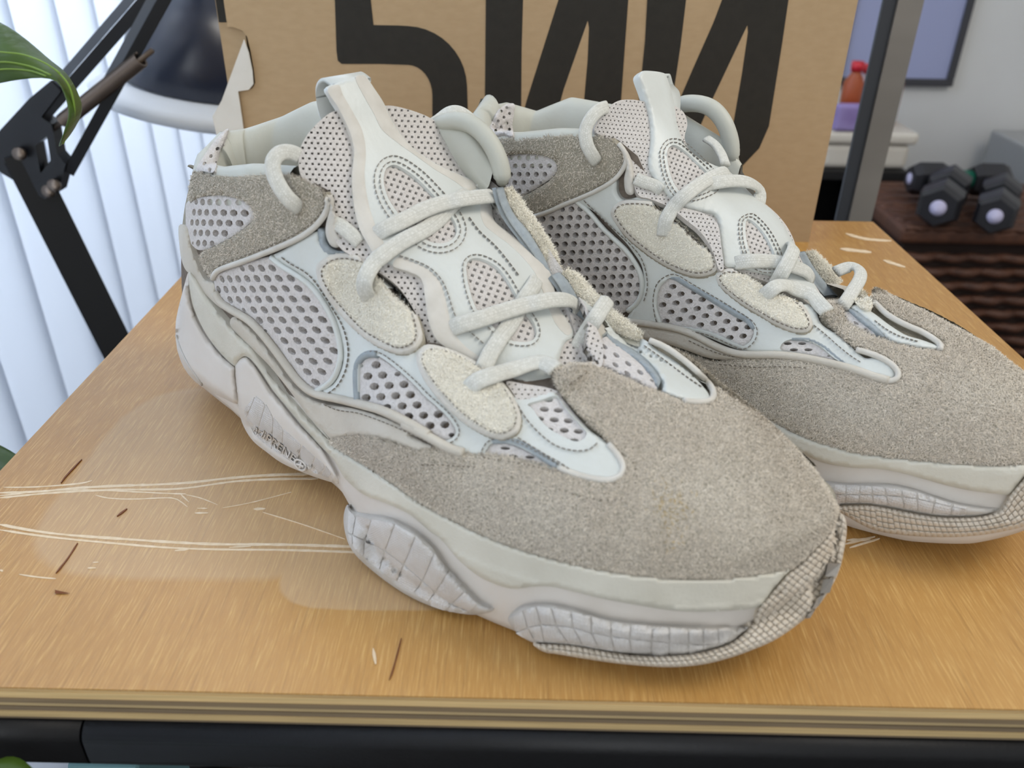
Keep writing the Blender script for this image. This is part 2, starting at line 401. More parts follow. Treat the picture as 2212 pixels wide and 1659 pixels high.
def lattice(poly, origin, a, b, sa=0.27, sb=0.30, n=8, jit=0.0, rot=0.0):
    a = np.array(a, float); b = np.array(b, float); o = np.array(origin, float); Q = catmull(poly, 6)
    bp = b-a*(a@b)/(a@a); Mi = np.linalg.inv(np.stack([a, b], 1)); ij = (Q-o)@Mi.T; hs = []
    for i in range(int(ij[:, 0].min())-2, int(ij[:, 0].max())+3):
        for j in range(int(ij[:, 1].min())-2, int(ij[:, 1].max())+3):
            c = o+a*i+b*j+rng.normal(size=2)*jit; hs.append((c, ell(c, a*sa, bp*sb, n, rot)))
    C = np.array([h[0] for h in hs]); k = inpoly(C, Q); return [h[1] for h, q in zip(hs, k) if q]

# ------------------------------------------------------------------ the setting
M['floor'] = mat('floor_boards', (44, 34, 28), 0.5, (30, 23, 19), 6, 1, stretch=(6, 1, 1))
M['wall'] = mat('wall_paint', (208, 208, 205), 0.8, (200, 200, 198), 3, 0.6, 200, 0.1, 0.001)
tag(box('floor', (-1.6, -1.2, -0.05), (2.6, 2.6, 0), M['floor']), kind='structure')
WY = 1.98
tag(box('wall_back', (-0.46, WY, 0), (2.6, WY+0.08, 2.6), M['wall']), kind='structure')
tag(box('baseboard_back', (-0.4, WY-0.012, 0), (2.6, WY, 0.08), mat('baseboard_paint', (190, 190, 188), 0.5)), kind='structure')

# vertical blind along the window on the left
M['slat'] = mat('blind_slat', (228, 233, 240), 0.7, spec=0.3, transl=0.62)
M['rail'] = mat('blind_rail', (215, 218, 222), 0.4)
BX = -0.465; blind = empty('vertical_blind', (BX, 0.9, 0.0)); tag(blind, 'white vertical blind glowing with daylight along the window', 'blind')
for i in range(26):
    yc = 0.946+0.0395+(i-13)*0.0795; V = []; Fc = []; nu = 6; ang = math.radians(12)
    for k in range(nu+1):
        u = k/nu-0.5; yy = u*0.089; xx = 0.006*(1-4*u*u)
        ry = yy*math.cos(ang)-xx*math.sin(ang); rx = yy*math.sin(ang)+xx*math.cos(ang)
        V += [(BX+rx, yc+ry, 0.03), (BX+rx, yc+ry, 2.15)]
    for k in range(nu): Fc.append((2*k, 2*k+2, 2*k+3, 2*k+1))
    sl = mesh('slat', V, Fc, M['slat'], blind)
    md = sl.modifiers.new('th', 'SOLIDIFY'); md.thickness = 0.0008
box('head_rail', (BX-0.03, -0.15, 2.15), (BX+0.03, 1.97, 2.2), M['rail'], blind, 0.004)
wl = [((-0.58, -1.0, 0), (-0.53, -0.15, 2.6)), ((-0.58, -0.15, 2.25), (-0.53, 1.98, 2.6))]
for a, b in wl: tag(box('wall_left', a, b, M['wall']), kind='structure')

# ------------------------------------------------------------------ table
TX0, TX1, TY0, TY1 = -0.206, 0.2605, 0.1605, 0.5910
def wood_mat(name, c1, c2, c3, top=True):
    m = bpy.data.materials.new(name); m.use_nodes = True; nt = m.node_tree; N = nt.nodes; L = nt.links; b = N['Principled BSDF']
    b.inputs['Roughness'].default_value = 0.34; b.inputs['Specular IOR Level'].default_value = 0.5
    tc = N.new('ShaderNodeTexCoord')
    def noise(sc, s, d=4, r=0.6):
        mp = N.new('ShaderNodeMapping'); mp.inputs['Scale'].default_value = sc; L.new(tc.outputs['Object'], mp.inputs[0])
        n = N.new('ShaderNodeTexNoise'); n.inputs['Scale'].default_value = s; n.inputs['Detail'].default_value = d; n.inputs['Roughness'].default_value = r
        L.new(mp.outputs[0], n.inputs['Vector']); return n.outputs['Fac']
    def ramp(src, lo, hi):
        r = N.new('ShaderNodeMapRange'); r.inputs[1].default_value = lo; r.inputs[2].default_value = hi; L.new(src, r.inputs[0]); return r.outputs[0]
    def mix(f, A, B, mode='MIX'):
        x = N.new('ShaderNodeMix'); x.data_type = 'RGBA'; x.blend_type = mode
        if isinstance(f, float): x.inputs[0].default_value = f
        else: L.new(f, x.inputs[0])
        for s_, k in ((A, 6), (B, 7)):
            if isinstance(s_, tuple): x.inputs[k].default_value = (*s_, 1)
            else: L.new(s_, x.inputs[k])
        return x.outputs[2]
    broad = ramp(noise((9, 2.2, 9), 1.0, 3), 0.35, 0.68)
    col = mix(broad, lin(c1), lin(c2))
    fine = ramp(noise((1700, 62, 1700), 1.0, 3, 0.7), 0.50, 0.74)
    col = mix(fine, col, lin(c3))
    dark = ramp(noise((900, 30, 900), 1.0, 3, 0.7), 0.52, 0.75)
    dk = N.new('ShaderNodeMath'); dk.operation = 'MULTIPLY'; dk.inputs[1].default_value = 0.42; L.new(dark, dk.inputs[0])
    col = mix(dk.outputs[0], col, lin((118, 80, 40)))
    if top:   # paler, rougher patches with an outline of their own
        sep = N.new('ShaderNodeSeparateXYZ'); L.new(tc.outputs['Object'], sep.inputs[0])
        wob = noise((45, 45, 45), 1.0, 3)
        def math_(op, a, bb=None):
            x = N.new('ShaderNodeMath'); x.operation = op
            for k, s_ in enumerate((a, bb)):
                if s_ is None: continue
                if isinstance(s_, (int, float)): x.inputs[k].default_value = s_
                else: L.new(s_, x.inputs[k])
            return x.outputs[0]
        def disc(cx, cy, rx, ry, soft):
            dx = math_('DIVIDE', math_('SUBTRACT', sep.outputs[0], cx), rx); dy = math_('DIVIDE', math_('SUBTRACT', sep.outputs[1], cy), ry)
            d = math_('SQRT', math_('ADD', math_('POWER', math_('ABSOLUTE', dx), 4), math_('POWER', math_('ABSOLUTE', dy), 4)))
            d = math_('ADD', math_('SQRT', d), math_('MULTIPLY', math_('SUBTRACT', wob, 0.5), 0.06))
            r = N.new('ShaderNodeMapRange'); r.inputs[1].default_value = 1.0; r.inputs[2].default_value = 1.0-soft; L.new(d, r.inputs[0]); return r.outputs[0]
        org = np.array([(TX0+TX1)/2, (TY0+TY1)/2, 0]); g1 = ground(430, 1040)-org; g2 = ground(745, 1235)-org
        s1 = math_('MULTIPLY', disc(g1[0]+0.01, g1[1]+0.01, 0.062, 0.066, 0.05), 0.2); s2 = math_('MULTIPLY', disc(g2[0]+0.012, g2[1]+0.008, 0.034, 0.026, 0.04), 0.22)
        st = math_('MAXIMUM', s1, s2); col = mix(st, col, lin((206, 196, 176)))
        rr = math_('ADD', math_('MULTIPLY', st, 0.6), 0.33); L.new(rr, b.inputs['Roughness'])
    L.new(col, b.inputs['Base Color'])
    bp = N.new('ShaderNodeBump'); bp.inputs['Strength'].default_value = 0.12; bp.inputs['Distance'].default_value = 0.0004
    L.new(fine, bp.inputs['Height']); L.new(bp.outputs[0], b.inputs['Normal'])
    return m
table = empty('side_table', ((TX0+TX1)/2, (TY0+TY1)/2, 0)); tag(table, 'scratched golden plywood side table on a black metal frame', 'table')
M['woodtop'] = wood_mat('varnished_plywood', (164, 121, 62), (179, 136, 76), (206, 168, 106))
plyc = [(205, 178, 132), (222, 192, 138), (136, 118, 92), (192, 170, 128), (128, 112, 90), (198, 172, 124), (126, 110, 88)]
tk = [0.0012, 0.0026, 0.0017, 0.0022, 0.0017, 0.0022, 0.0019]; z = TZ
# the varnished face and the seven plies below it
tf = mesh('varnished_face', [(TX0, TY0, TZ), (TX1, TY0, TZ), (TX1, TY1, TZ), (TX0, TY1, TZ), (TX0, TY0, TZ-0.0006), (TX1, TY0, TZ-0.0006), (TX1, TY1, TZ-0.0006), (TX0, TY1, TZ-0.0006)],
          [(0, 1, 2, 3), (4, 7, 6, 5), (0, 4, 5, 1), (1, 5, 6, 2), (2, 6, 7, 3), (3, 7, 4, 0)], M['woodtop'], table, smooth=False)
z -= 0.0006
for i, (c, t_) in enumerate(zip(plyc, tk)):
    m = mat('ply_%d' % i, c, 0.75, tuple(int(v*0.82) for v in c), 1.0, 1.0, 1, 0.3, 0.0004, 0.2, stretch=(22, 60, 900))
    e = 0.0004*((i*7) % 3-1)
    box('ply_layer', (TX0-e, TY0-e, z-t_), (TX1+e, TY1+e, z), m, table); z -= t_
ZB = z
M['steel'] = mat('black_steel', (8, 9, 12), 0.5, (13, 14, 17), 300, 0.8, 900, 0.25, 0.0003, 0.35)
FY = TY0-0.004; RZ = at_y(40, 1662, FY)[2]
xs = ground(112, 1560, 0)[0]
def rail(name, p0, p1, wd, z0, z1, r=0.0052):
    """rounded square tube between two points of its centre line"""
    p0 = np.array(p0, float); p1 = np.array(p1, float); t = (p1-p0)/np.linalg.norm(p1-p0); sd = np.array([-t[1], t[0]]); prof = []
    for cx, cz, a0 in ((wd/2-r, z1-r, 0), (-wd/2+r, z1-r, 90), (-wd/2+r, z0+r, 180), (wd/2-r, z0+r, 270)):
        for k in range(7): a = math.radians(a0+15*k); prof.append((cx+r*math.cos(a), cz+r*math.sin(a)))
    n = len(prof); V = [(p[0]+sd[0]*u, p[1]+sd[1]*u, z_) for p in (p0, p1) for u, z_ in prof]
    o = mesh(name, V, [(i, (i+1) % n, n+(i+1) % n, n+i) for i in range(n)]+[tuple(range(n))[::-1], tuple(range(n, 2*n))], M['steel'], table)
    bm = bmesh.new(); bm.from_mesh(o.data); bmesh.ops.recalc_face_normals(bm, faces=bm.faces); bm.to_mesh(o.data); bm.free()
    for f in o.data.polygons[-2:]: f.use_smooth = False
    return o
yc_ = FY+0.0125; yb_ = TY1-0.0085
rail('front_rail', (TX0-0.004, yc_), (xs-0.0004, yc_), 0.025, RZ, ZB); rail('front_rail', (xs+0.0004, yc_), (TX1+0.004, yc_), 0.025, RZ, ZB)
rail('back_rail', (TX0-0.004, yb_), (TX1+0.004, yb_), 0.025, RZ, ZB)
for x0 in (TX0-0.004, TX1-0.021):
    rail('side_rail', (x0+0.0125, FY+0.0252), (x0+0.0125, TY1-0.0212), 0.025, RZ, ZB)
    for y0 in (FY, TY1-0.021): box('leg', (x0, y0, 0), (x0+0.025, y0+0.025, RZ-0.0001), M['steel'], table, 0.003, 2)
# gouges in the varnish: thin pale furrow ribbons
M['gouge'] = mat('bare_wood_scratch', (226, 210, 186), 0.8, (206, 184, 150), 400, 0.9)
M['knot'] = mat('dark_wood_fleck', (112, 66, 34), 0.6)
NF = [0]
def furrow(pts, wpx, m='gouge'):
    NF[0] += 1; zf = TZ+0.0001+0.000012*NF[0]
    Q = resample(catmull(np.array(pts, float), 6, False), 14, False); V = []; Fc = []
    for i, q in enumerate(Q):
        t = Q[min(i+1, len(Q)-1)]-Q[max(i-1, 0)]; t /= np.linalg.norm(t)+1e-9; nrm = np.array([-t[1], t[0]])
        ww = wpx*(0.75+0.5*random.random())*(0.35 if i in (0, len(Q)-1) else 1)
        for s_ in (-.5, .5):
            g = ground(*(q+nrm*ww*s_)); V.append((g[0], g[1], zf))
    for i in range(len(Q)-1): Fc.append((2*i, 2*i+1, 2*i+3, 2*i+2))
    V2 = V+[(a, b, TZ-0.0001) for a, b, c in V]; n = len(V); k = len(Q)
    side = [(2*i, 2*i+2, n+2*i+2, n+2*i) for i in range(k-1)]+[(2*i+3, 2*i+1, n+2*i+1, n+2*i+3) for i in range(k-1)]
    mesh('scratch', V2, [f[::-1] for f in Fc]+side, M[m], table, smooth=False)
def T_(*p): return [(x/2.765, 950+y/2.765) for x, y in p]
for pts, wpx in [(T_((0, 318), (240, 310), (450, 290), (700, 276), (950, 268), (1150, 255), (1350, 232), (1600, 212), (1850, 205)), 5),
                 (T_((0, 348), (200, 328), (400, 312), (700, 300), (1000, 297), (1150, 285), (1400, 250), (1650, 236), (1900, 232)), 4),
                 (T_((20, 285), (150, 285), (300, 278), (480, 262), (550, 245)), 3), (T_((0, 335), (100, 325), (230, 308), (500, 300), (800, 312), (1000, 322), (1110, 325)), 3),
                 (T_((570, 332), (650, 350), (800, 356), (1000, 348), (1060, 358), (1120, 402)), 2.6), (T_((1075, 322), (1130, 375)), 3), (T_((1110, 330), (1200, 350), (1300, 390)), 2),
                 (T_((0, 508), (200, 545), (400, 570), (700, 592), (1000, 612), (1300, 626), (1700, 628), (2120, 640)), 5),
                 (T_((0, 540), (200, 570), (400, 594), (700, 622), (1000, 646), (1300, 657), (1700, 660), (2150, 674)), 4),
                 (T_((1045, 665), (1130, 655)), 4), (T_((1370, 645), (1500, 638)), 2.6), (T_((115, 806), (220, 822), (335, 832)), 3.2), (T_((1165, 440), (1245, 439)), 3.5), (T_((1178, 412), (1240, 413)), 2.5),
                 (T_((1515, 416), (1585, 414)), 4.5), (T_((525, 769), (575, 768)), 3), (T_((555, 736), (590, 734)), 2.2), (T_((0, 782), (20, 786)), 4), (T_((1330, 410), (1500, 378), (1740, 315)), 1.2), (T_((1570, 435), (1800, 505), (2060, 595)), 1.2),
                 ([(806, 1402), (812, 1436)], 6), ([(1829, 1168), (1880, 1166)], 5), ([(1826, 1176), (1890, 1160)], 4), ([(1835, 1184), (1900, 1164)], 4),
                 ([(1826, 505), (1870, 517), (1925, 521)], 5), ([(1815, 538), (1882, 546)], 6), ([(1908, 563), (1955, 578)], 5)]: furrow(pts, wpx)
for pts, wpx in [([(867, 1380), (850, 1445), (841, 1470)], 2.6), (T_((465, 620), (400, 720), (335, 800)), 3), (T_((490, 120), (400, 215), (365, 262)), 2.5), (T_((760, 415), (700, 460)), 3.5)]: furrow(pts, wpx, 'knot')
sp = ground(136, 1280)
tag(mesh('wood_splinter', [(sp[0]-.0025, sp[1]+.0007, TZ+.0004), (sp[0]-.002, sp[1]-.001, TZ+.0004), (sp[0]+.003, sp[1]-.0007, TZ+.0004), (sp[0]-.0022, sp[1]-.0002, TZ+.0014)],
         [(0, 1, 2), (0, 3, 1), (1, 3, 2), (2, 3, 0)], M['knot'], smooth=False), 'tiny brown wood splinter lying on the scratched table top', 'splinter')

# ------------------------------------------------------------------ shoe box
BXL, BXR, BY = -0.1822, 0.1995, 0.545; BH = 0.245; BD = 0.085
M['card'] = mat('kraft_card', (176, 152, 119), 0.85, (168, 144, 111), 120, 0.9, 500, 0.12, 0.0005, 0.15, stretch=(1, 1, 2.5))
M['cardin'] = mat('kraft_card_inner', (150, 120, 84), 0.9, (140, 112, 78), 120, 0.9)
M['ink'] = mat('black_print', (49, 47, 42), 0.75, (44, 42, 38), 200, 0.9, spec=0.2)
bx = empty('shoe_box', ((BXL+BXR)/2, BY+BD/2, TZ)); tag(bx, 'brown cardboard shoe box printed with a huge black number', 'box')
def onb(x, y, off=0.0): return at_y(x, y, BY-off)
def plate(name, poly, y0, y1, m, parent, spl=None):
    """polygon in the x-z plane of the box front, given in world x,z, extruded between y0 and y1"""
    n = len(poly); V = [(a, y0, b) for a, b in poly]+[(a, y1, b) for a, b in poly]
    vo, eo, fo, _, _, _ = delaunay_2d_cdt([Vector(p) for p in poly], [(i, (i+1) % n) for i in range(n)], [], 0, 1e-6)
    pl = np.array(poly); fo = [f for f in fo if inpoly(np.array([np.mean([vo[i] for i in f], 0)]), pl)[0]]
    Fc = [tuple(f) for f in fo]+[tuple(n+i for i in f[::-1]) for f in fo]+[(i, n+i, n+(i+1) % n, (i+1) % n) for i in range(n)]
    o = mesh(name, V, Fc, m, parent, smooth=False)
    bm = bmesh.new(); bm.from_mesh(o.data); bmesh.ops.recalc_face_normals(bm, faces=bm.faces); bm.to_mesh(o.data); bm.free(); return o
def bxz(pts): return [(onb(x, y)[0], onb(x, y)[2]) for x, y in pts]
notch = bxz([(489, 57), (508, 60), (524, 66), (534, 80), (541, 110), (548, 150), (551, 178), (546, 190), (534, 195), (516.5, 196)])
zn0, zn1 = notch[0][1], notch[-1][1]
front = [(BXL, TZ), (BXR, TZ), (BXR, TZ+BH), (BXL, TZ+BH), (BXL, zn0)]+notch+[(BXL, zn1)]
plate('front_panel', front, BY, BY+0.0022, M['card'], bx)
box('back_panel', (BXL, BY+BD-0.002, TZ), (BXR, BY+BD, TZ+BH), M['card'], bx)
box('side_panel', (BXR-0.002, BY+0.0022, TZ), (BXR, BY+BD-0.002, TZ+BH), M['card'], bx)
box('side_panel', (BXL-0.0005, BY+0.008, TZ), (BXL+0.0015, BY+BD-0.002, TZ+BH), M['card'], bx)
box('top_panel', (BXL, BY+0.0022, TZ+BH-0.002), (BXR-0.002, BY+BD-0.002, TZ+BH), M['card'], bx)
box('bottom_panel', (BXL, BY+0.0022, TZ), (BXR-0.002, BY+BD-0.002, TZ+0.002), M['card'], bx)
fl = box('inner_flap', (BXL-0.0062, BY+0.003, TZ), (BXL+0.0095, BY+0.0075, TZ+BH), M['card'], bx)
box('printed_stripe', (BXL-0.0058, BY+0.0026, zn0+0.002), (BXL+0.0012, BY+0.0031, TZ+BH-0.002), M['ink'], fl)
plate('tissue_paper', bxz([(530, 84), (540, 112), (548, 152), (550, 180), (540, 192), (517, 195.5), (523, 235), (530, 285), (526, 330), (480, 330), (462, 250), (482, 215), (502, 160)]), BY-0.003, BY-0.0022, mat('tissue_paper', (216, 213, 204), 0.9, (205, 201, 190), 60, 0.9), bx)
def print_shape(px): plate('printed_number', bxz(px), BY-0.00025, BY-0.0001, M['ink'], bx)
arc = lambda cx, cy, rx, ry, a0, a1, n=10: [(cx+rx*math.cos(math.radians(a0+(a1-a0)*k/n)), cy-ry*math.sin(math.radians(a0+(a1-a0)*k/n))) for k in range(n+1)]
ZT = -62   # the glyphs run on above the frame to their caps
# 5: stem, shoulder and bowl
print_shape([(722, ZT), (1005, ZT), (1005, ZT+52), (800, ZT+52), (807, 54)]+[(860, 55)]+arc(876, 190, 133, 134, 88, 2)+[(1011, 250), (1004, 330), (970, 400), (900, 430), (760, 432), (760, 352), (890, 350), (925, 320), (934, 255)]+arc(880, 206, 54, 66, 0, 88, 8)+[(820, 138), (738, 138), (730, 131), (727, 110), (723.5, 0)])
# slashed zeros
def zero(xl, xl2, xr, xr2, dl, tl):
    pass
print_shape([(1050, ZT), (1362, ZT), (1357, 0), (1342, 210), (1333, 320), (1300, 380), (1240, 410), (1046, 410), (1047, 277)]+[])
print_shape([(1400, ZT), (1712, ZT), (1703, 0), (1690, 90), (1661, 272), (1640, 320), (1600, 362), (1540, 385), (1368, 385), (1381, 210), (1393, 90), (1398, 0)])
M['cardover'] = M['card']
def window(px): plate('number_counter', bxz(px), BY-0.0004, BY-0.00026, M['card'], bx)
window([(1132, ZT+10), (1216, ZT+10), (1206, 0), (1139, 212), (1131, 240), (1126, 240), (1127, 110), (1130, 0)])
window([(1269.5, 45), (1272, 60), (1269, 130), (1262, 210), (1256, 330), (1180, 330), (1218, 192)])
window([(1484, ZT+10), (1572, ZT+10), (1559, 0), (1540, 50), (1500, 140), (1468, 214), (1440, 280), (1455, 200), (1470, 100), (1482, 0)])
window([(1614, 55), (1615, 70), (1602, 160), (1583, 270), (1570, 300), (1500, 300), (1535, 222)])

# ------------------------------------------------------------------ shoe shape
OUT = np.array([(0.004, 0), (.006, -.015), (.012, -.027), (.026, -.037), (.04, -.0425), (.065, -.0455), (.09, -.047), (.12, -.0475), (.145, -.050), (.162, -.055), (.181, -.061), (.2, -.0625), (.217, -.0605), (.235, -.0575), (.256, -.052), (.271, -.045), (.281, -.038), (.294, -.026), (.304, -.011), (.310, .004), (.311, .019), (.304, .034), (.287, .046), (.26, .053), (.23, .054), (.2, .050), (.16, .042), (.12, .040), (.08, .043), (.04, .042), (.02, .034), (.010, .022), (.005, .010)])
RIGHT = [(0.004, .033, 0, .113), (.02, .038, -.0145, .108), (.04, .051, -.0245, .1068), (.07, .076, -.031, .111), (.10, .10, -.033, .117), (.13, .125, -.030, .120), (.142, .137, -.027, .116), (.150, .143, -.027, .099), (.157, .152, -.026, .095), (.17, .165, -.027, .088), (.185, .18, -.026, .081), (.2, .195, -.022, .074), (.213, .21, -.016, .070), (.222, .218, -.006, .071)]
LEFT = [(0.004, .033, 0, .113), (.02, .037, .014, .113), (.04, .047, .027, .117), (.065, .063, .034, .125), (.09, .09, .037, .124), (.12, .118, .040, .125), (.145, .142, .040, .124), (.158, .158, .039, .110), (.17, .17, .037, .098), (.185, .184, .035, .088), (.2, .198, .031, .078), (.212, .21, .02, .076), (.222, .218, .008, .072)]
RIDGE = [(.23, .226, 0.002, .0725), (.245, .241, 0.003, .071), (.26, .255, 0.004, .068), (.275, .267, 0.005, .064), (.285, .276, .006, .060), (.294, .285, .007, .0555), (.302, .292, .008, .051), (.306, .297, .009, .0475), (.310, .301, .010, .0445)]
ZBT = ([0, .006, .02, .05, .075, .09, .12, .15, .165, .19, .225, .25, .27, .29, .305, .312], [.016, .014, .013, .0128, .0118, .0088, .0085, .0085, .0045, .001, .001, .001, .003, .008, .0145, .019])
def zb(s): return np.interp(s, *ZBT)
def shell(zs=1.0, swap=False):
    OO = OUT.copy(); RT_, LT_ = RIGHT, LEFT
    if swap:
        RT_ = [(a, b, -c, d-.005-.011*float(np.interp(a, (.13, .15, .2, .222), (0, 1, 1, 0)))) for a, b, c, d in LEFT]; LT_ = [(a, b, -c, d+.004*(a < .14)+.005*(a < .03)) for a, b, c, d in RIGHT]; RT_ = [(a, b, c, d+.009*(a < .03)) for a, b, c, d in RT_]
        k = np.clip((OO[:, 0]-.13)/.06, 0, 1)*(OO[:, 1] < 0); OO[:, 1] *= 1-.13*k
    SO = catmull(OO, 10); T = np.roll(SO, -1, 0)-np.roll(SO, 1, 0); T /= np.linalg.norm(T, axis=1)[:, None]; Nin = np.stack([-T[:, 1], T[:, 0]], 1)
    tip = SO[:, 0].argmax(); n = len(SO); rings = []; rimidx = []
    arcl = np.r_[0, np.cumsum(np.linalg.norm(np.diff(SO, axis=0), axis=1))]
    def table(tb, idxs):
        idxs = np.array(idxs); ss = np.maximum.accumulate(SO[idxs, 0]); uu = np.abs(arcl[idxs]-arcl[idxs[0]])
        ks = np.array([t[0] for t in tb]); ku = np.interp(ks, ss, uu)
        return {i: np.array([np.interp(u, ku, [t[c] for t in tb]) for c in (1, 2, 3)]+[np.interp(u, ku, ks)]) for i, u in zip(idxs, uu)}
    TT = table(RT_+RIDGE, range(0, tip+1))
    # left side goes heel -> toe through descending indices
    li = [0]+list(range(n-1, tip-1, -1)); ss = np.maximum.accumulate(SO[li, 0]); uu = np.r_[0, np.cumsum(np.linalg.norm(np.diff(SO[li], axis=0), axis=1))]
    tb = LT_+RIDGE; ks = np.array([t[0] for t in tb]); ku = np.interp(ks, ss, uu)
    for i, u in zip(li, uu):
        if i not in TT: TT[i] = np.array([np.interp(u, ku, [t[c] for t in tb]) for c in (1, 2, 3)]+[np.interp(u, ku, ks)])
    KM = 22; cols = []
    for i in range(n):
        s, t = SO[i]; ni = Nin[i]; z0 = float(zb(s)); tp = TT[i].copy(); sb = tp[3]; tp = tp[:3]; tp[2] = .038+(tp[2]-.038)*zs
        zm = .038+.004*np.clip((s-.285)/.02, 0, 1)
        prof = [(.016, z0), (.0085, z0), (.0060, z0+.0015), (.0042, z0+.006), (.0034, max(z0+.012, .018)), (.0042, .027), (.0068, zm)]
        col = [np.array([s+ni[0]*d, t+ni[1]*d, zz]) for d, zz in prof]
        B = col[-1]; H = tp[2]-B[2]; outw = -ni; dh = np.linalg.norm((tp-B)[:2])
        wv = np.clip((sb-.15)/.06, 0, 1); wv = wv*wv*(3-2*wv)
        C1c = B+np.array([ni[0]*.004, ni[1]*.004, .4*H]); hb = .004+.009*np.clip((.07-sb)/.05, 0, 1); C2c = tp+np.array([outw[0]*hb, outw[1]*hb, -.32*H])
        C1v = B+np.array([ni[0]*.10*dh, ni[1]*.10*dh, .60*H]); dirh = (B-tp)*[1, 1, 0]; C2v = tp+dirh*.52
        C1 = C1c*(1-wv)+C1v*wv; C2 = C2c*(1-wv)+C2v*wv
        for k in range(1, KM+1):
            u = k/KM; col.append(B*(1-u)**3+3*C1*u*(1-u)**2+3*C2*u*u*(1-u)+tp*u**3)
        cols.append(col)
    K = len(cols[0]); V = np.array(cols).reshape(-1, 3)
    Fq = [(i*K+k, ((i+1) % n)*K+k, ((i+1) % n)*K+k+1, i*K+k+1) for i in range(n) for k in range(K-1)]
    return V, Fq, n, K, 7, Nin, np.array([TT[i][3] for i in range(n)]), tip
def tongue_form(zs=1.0, farv=1):
    sp_ = catmull(np.array([(.224, .066), (.212, .070), (.198, .0765), (.184, .088), (.163, .100), (.148, .111), (.137, .121), (.129, .130), (.124, .139), (.119, .148), (.114, .160)]), 6, False)
    T = np.gradient(sp_, axis=0); T /= np.linalg.norm(T, axis=1)[:, None]; Nn = np.stack([T[:, 1], -T[:, 0]], 1)
    V = []; nv = 25; m = len(sp_)
    for i in range(m):
        f = i/(m-1); hw = .026+.012*min(1, f*1.6); dp = .010+.012*f
        for j in range(nv):
            v = -1+2*j/(nv-1); c = np.array([sp_[i, 0], sp_[i, 1]])-Nn[i]*dp*(0.22 if v*farv > 0 else 1.0)*abs(v)**2.2
            V.append((c[0], v*hw, .038+(c[1]-.038)*zs))
    Fq = [(i*nv+j, i*nv+j+1, (i+1)*nv+j+1, (i+1)*nv+j) for i in range(m-1) for j in range(nv-1)]
    return np.array(V), Fq, sp_
def local2world(V, pose, mir):
    x, y, th = pose; V = np.array(V, float)
    if mir: V[:, 1] *= -1
    c, s = math.cos(th), math.sin(th)
    return np.stack([x+c*V[:, 0]-s*V[:, 1], y+s*V[:, 0]+c*V[:, 1], TZ+V[:, 2]], 1)

def ribbon(sh, name, inner, outer, t_in, t_out, m, bulge=0.0012, th=0.0018, napn=0, napm='nap_pale'):
    """a flap standing along the throat: its two edges are followed in the planes t = const of the shoe"""
    x0, y0, a = sh.pose; lat = np.array([-math.sin(a), math.cos(a), 0.0])
    def edge_(px, t):
        Q = resample(catmull(px, 6, False), 6, False); Q = np.stack([np.interp(np.linspace(0, 1, 41), np.linspace(0, 1, len(Q)), Q[:, k]) for k in (0, 1)], 1); o_ = []
        for q in Q:
            d = ray(*q); k = (t-(CAM-np.array([x0, y0, 0]))@lat)/(d@lat); o_.append(CAM+d*k)
        return np.array(o_)
    E0, E1 = edge_(inner, t_in), edge_(outer, t_out); V = []; nu = 6
    T = np.gradient(E0, axis=0); Wd = E1-E0; N_ = np.cross(T, Wd); N_ /= np.linalg.norm(N_, axis=1)[:, None]+1e-12
    if (N_[20]@(CAM-E0[20])) < 0: N_ = -N_
    Nn = []
    for i in range(41):
        for k in range(nu+1):
            u = k/nu; V.append(E0[i]+Wd[i]*u+N_[i]*bulge*math.sin(math.pi*u)); Nn.append(N_[i])
    V = np.array(V); Nn = np.array(Nn); F_ = []
    for i in range(40):
        for k in range(nu): a_ = i*(nu+1)+k; F_ += [(a_, a_+1, a_+nu+2), (a_, a_+nu+2, a_+nu+1)]
    if sum(np.dot(np.cross(V[f[1]]-V[f[0]], V[f[2]]-V[f[0]]), CAM-V[f[0]]) for f in F_) < 0: F_ = [f[::-1] for f in F_]
    n = len(V); bnd = [(i, i+1) for i in range(nu)]+[(40*(nu+1)+i+1, 40*(nu+1)+i) for i in range(nu)]+[((i+1)*(nu+1), i*(nu+1)) for i in range(40)]+[(i*(nu+1)+nu, (i+1)*(nu+1)+nu) for i in range(40)]
    o = mesh(name, np.vstack([V, V-Nn*th]), F_+[tuple(n+i for i in f[::-1]) for f in F_]+[(b, a_, n+a_, n+b) for a_, b in bnd], m, sh.root)
    o_info[o.name] = (V, F_, Nn, None)
    if napn: nap(o, int(napn*1.4), 0.0013, 0.00022, M[napm], 0.6)
    return o
def roll(sh, name, px, t, rad, m):
    x0, y0, a = sh.pose; lat = np.array([-math.sin(a), math.cos(a), 0.0]); pts = []
    for q in resample(catmull(px, 8, False), 8, False):
        d = ray(*q); k = (t-(CAM-np.array([x0, y0, 0]))@lat)/(d@lat); pts.append(CAM+d*k)
    pts = np.array(pts); u = np.linspace(0, 1, len(pts)); r = rad*np.clip(np.minimum(u/.08, (1-u)/.06), .25, 1)**.5
    return tube(name, pts, r, m, sh.root, 14)
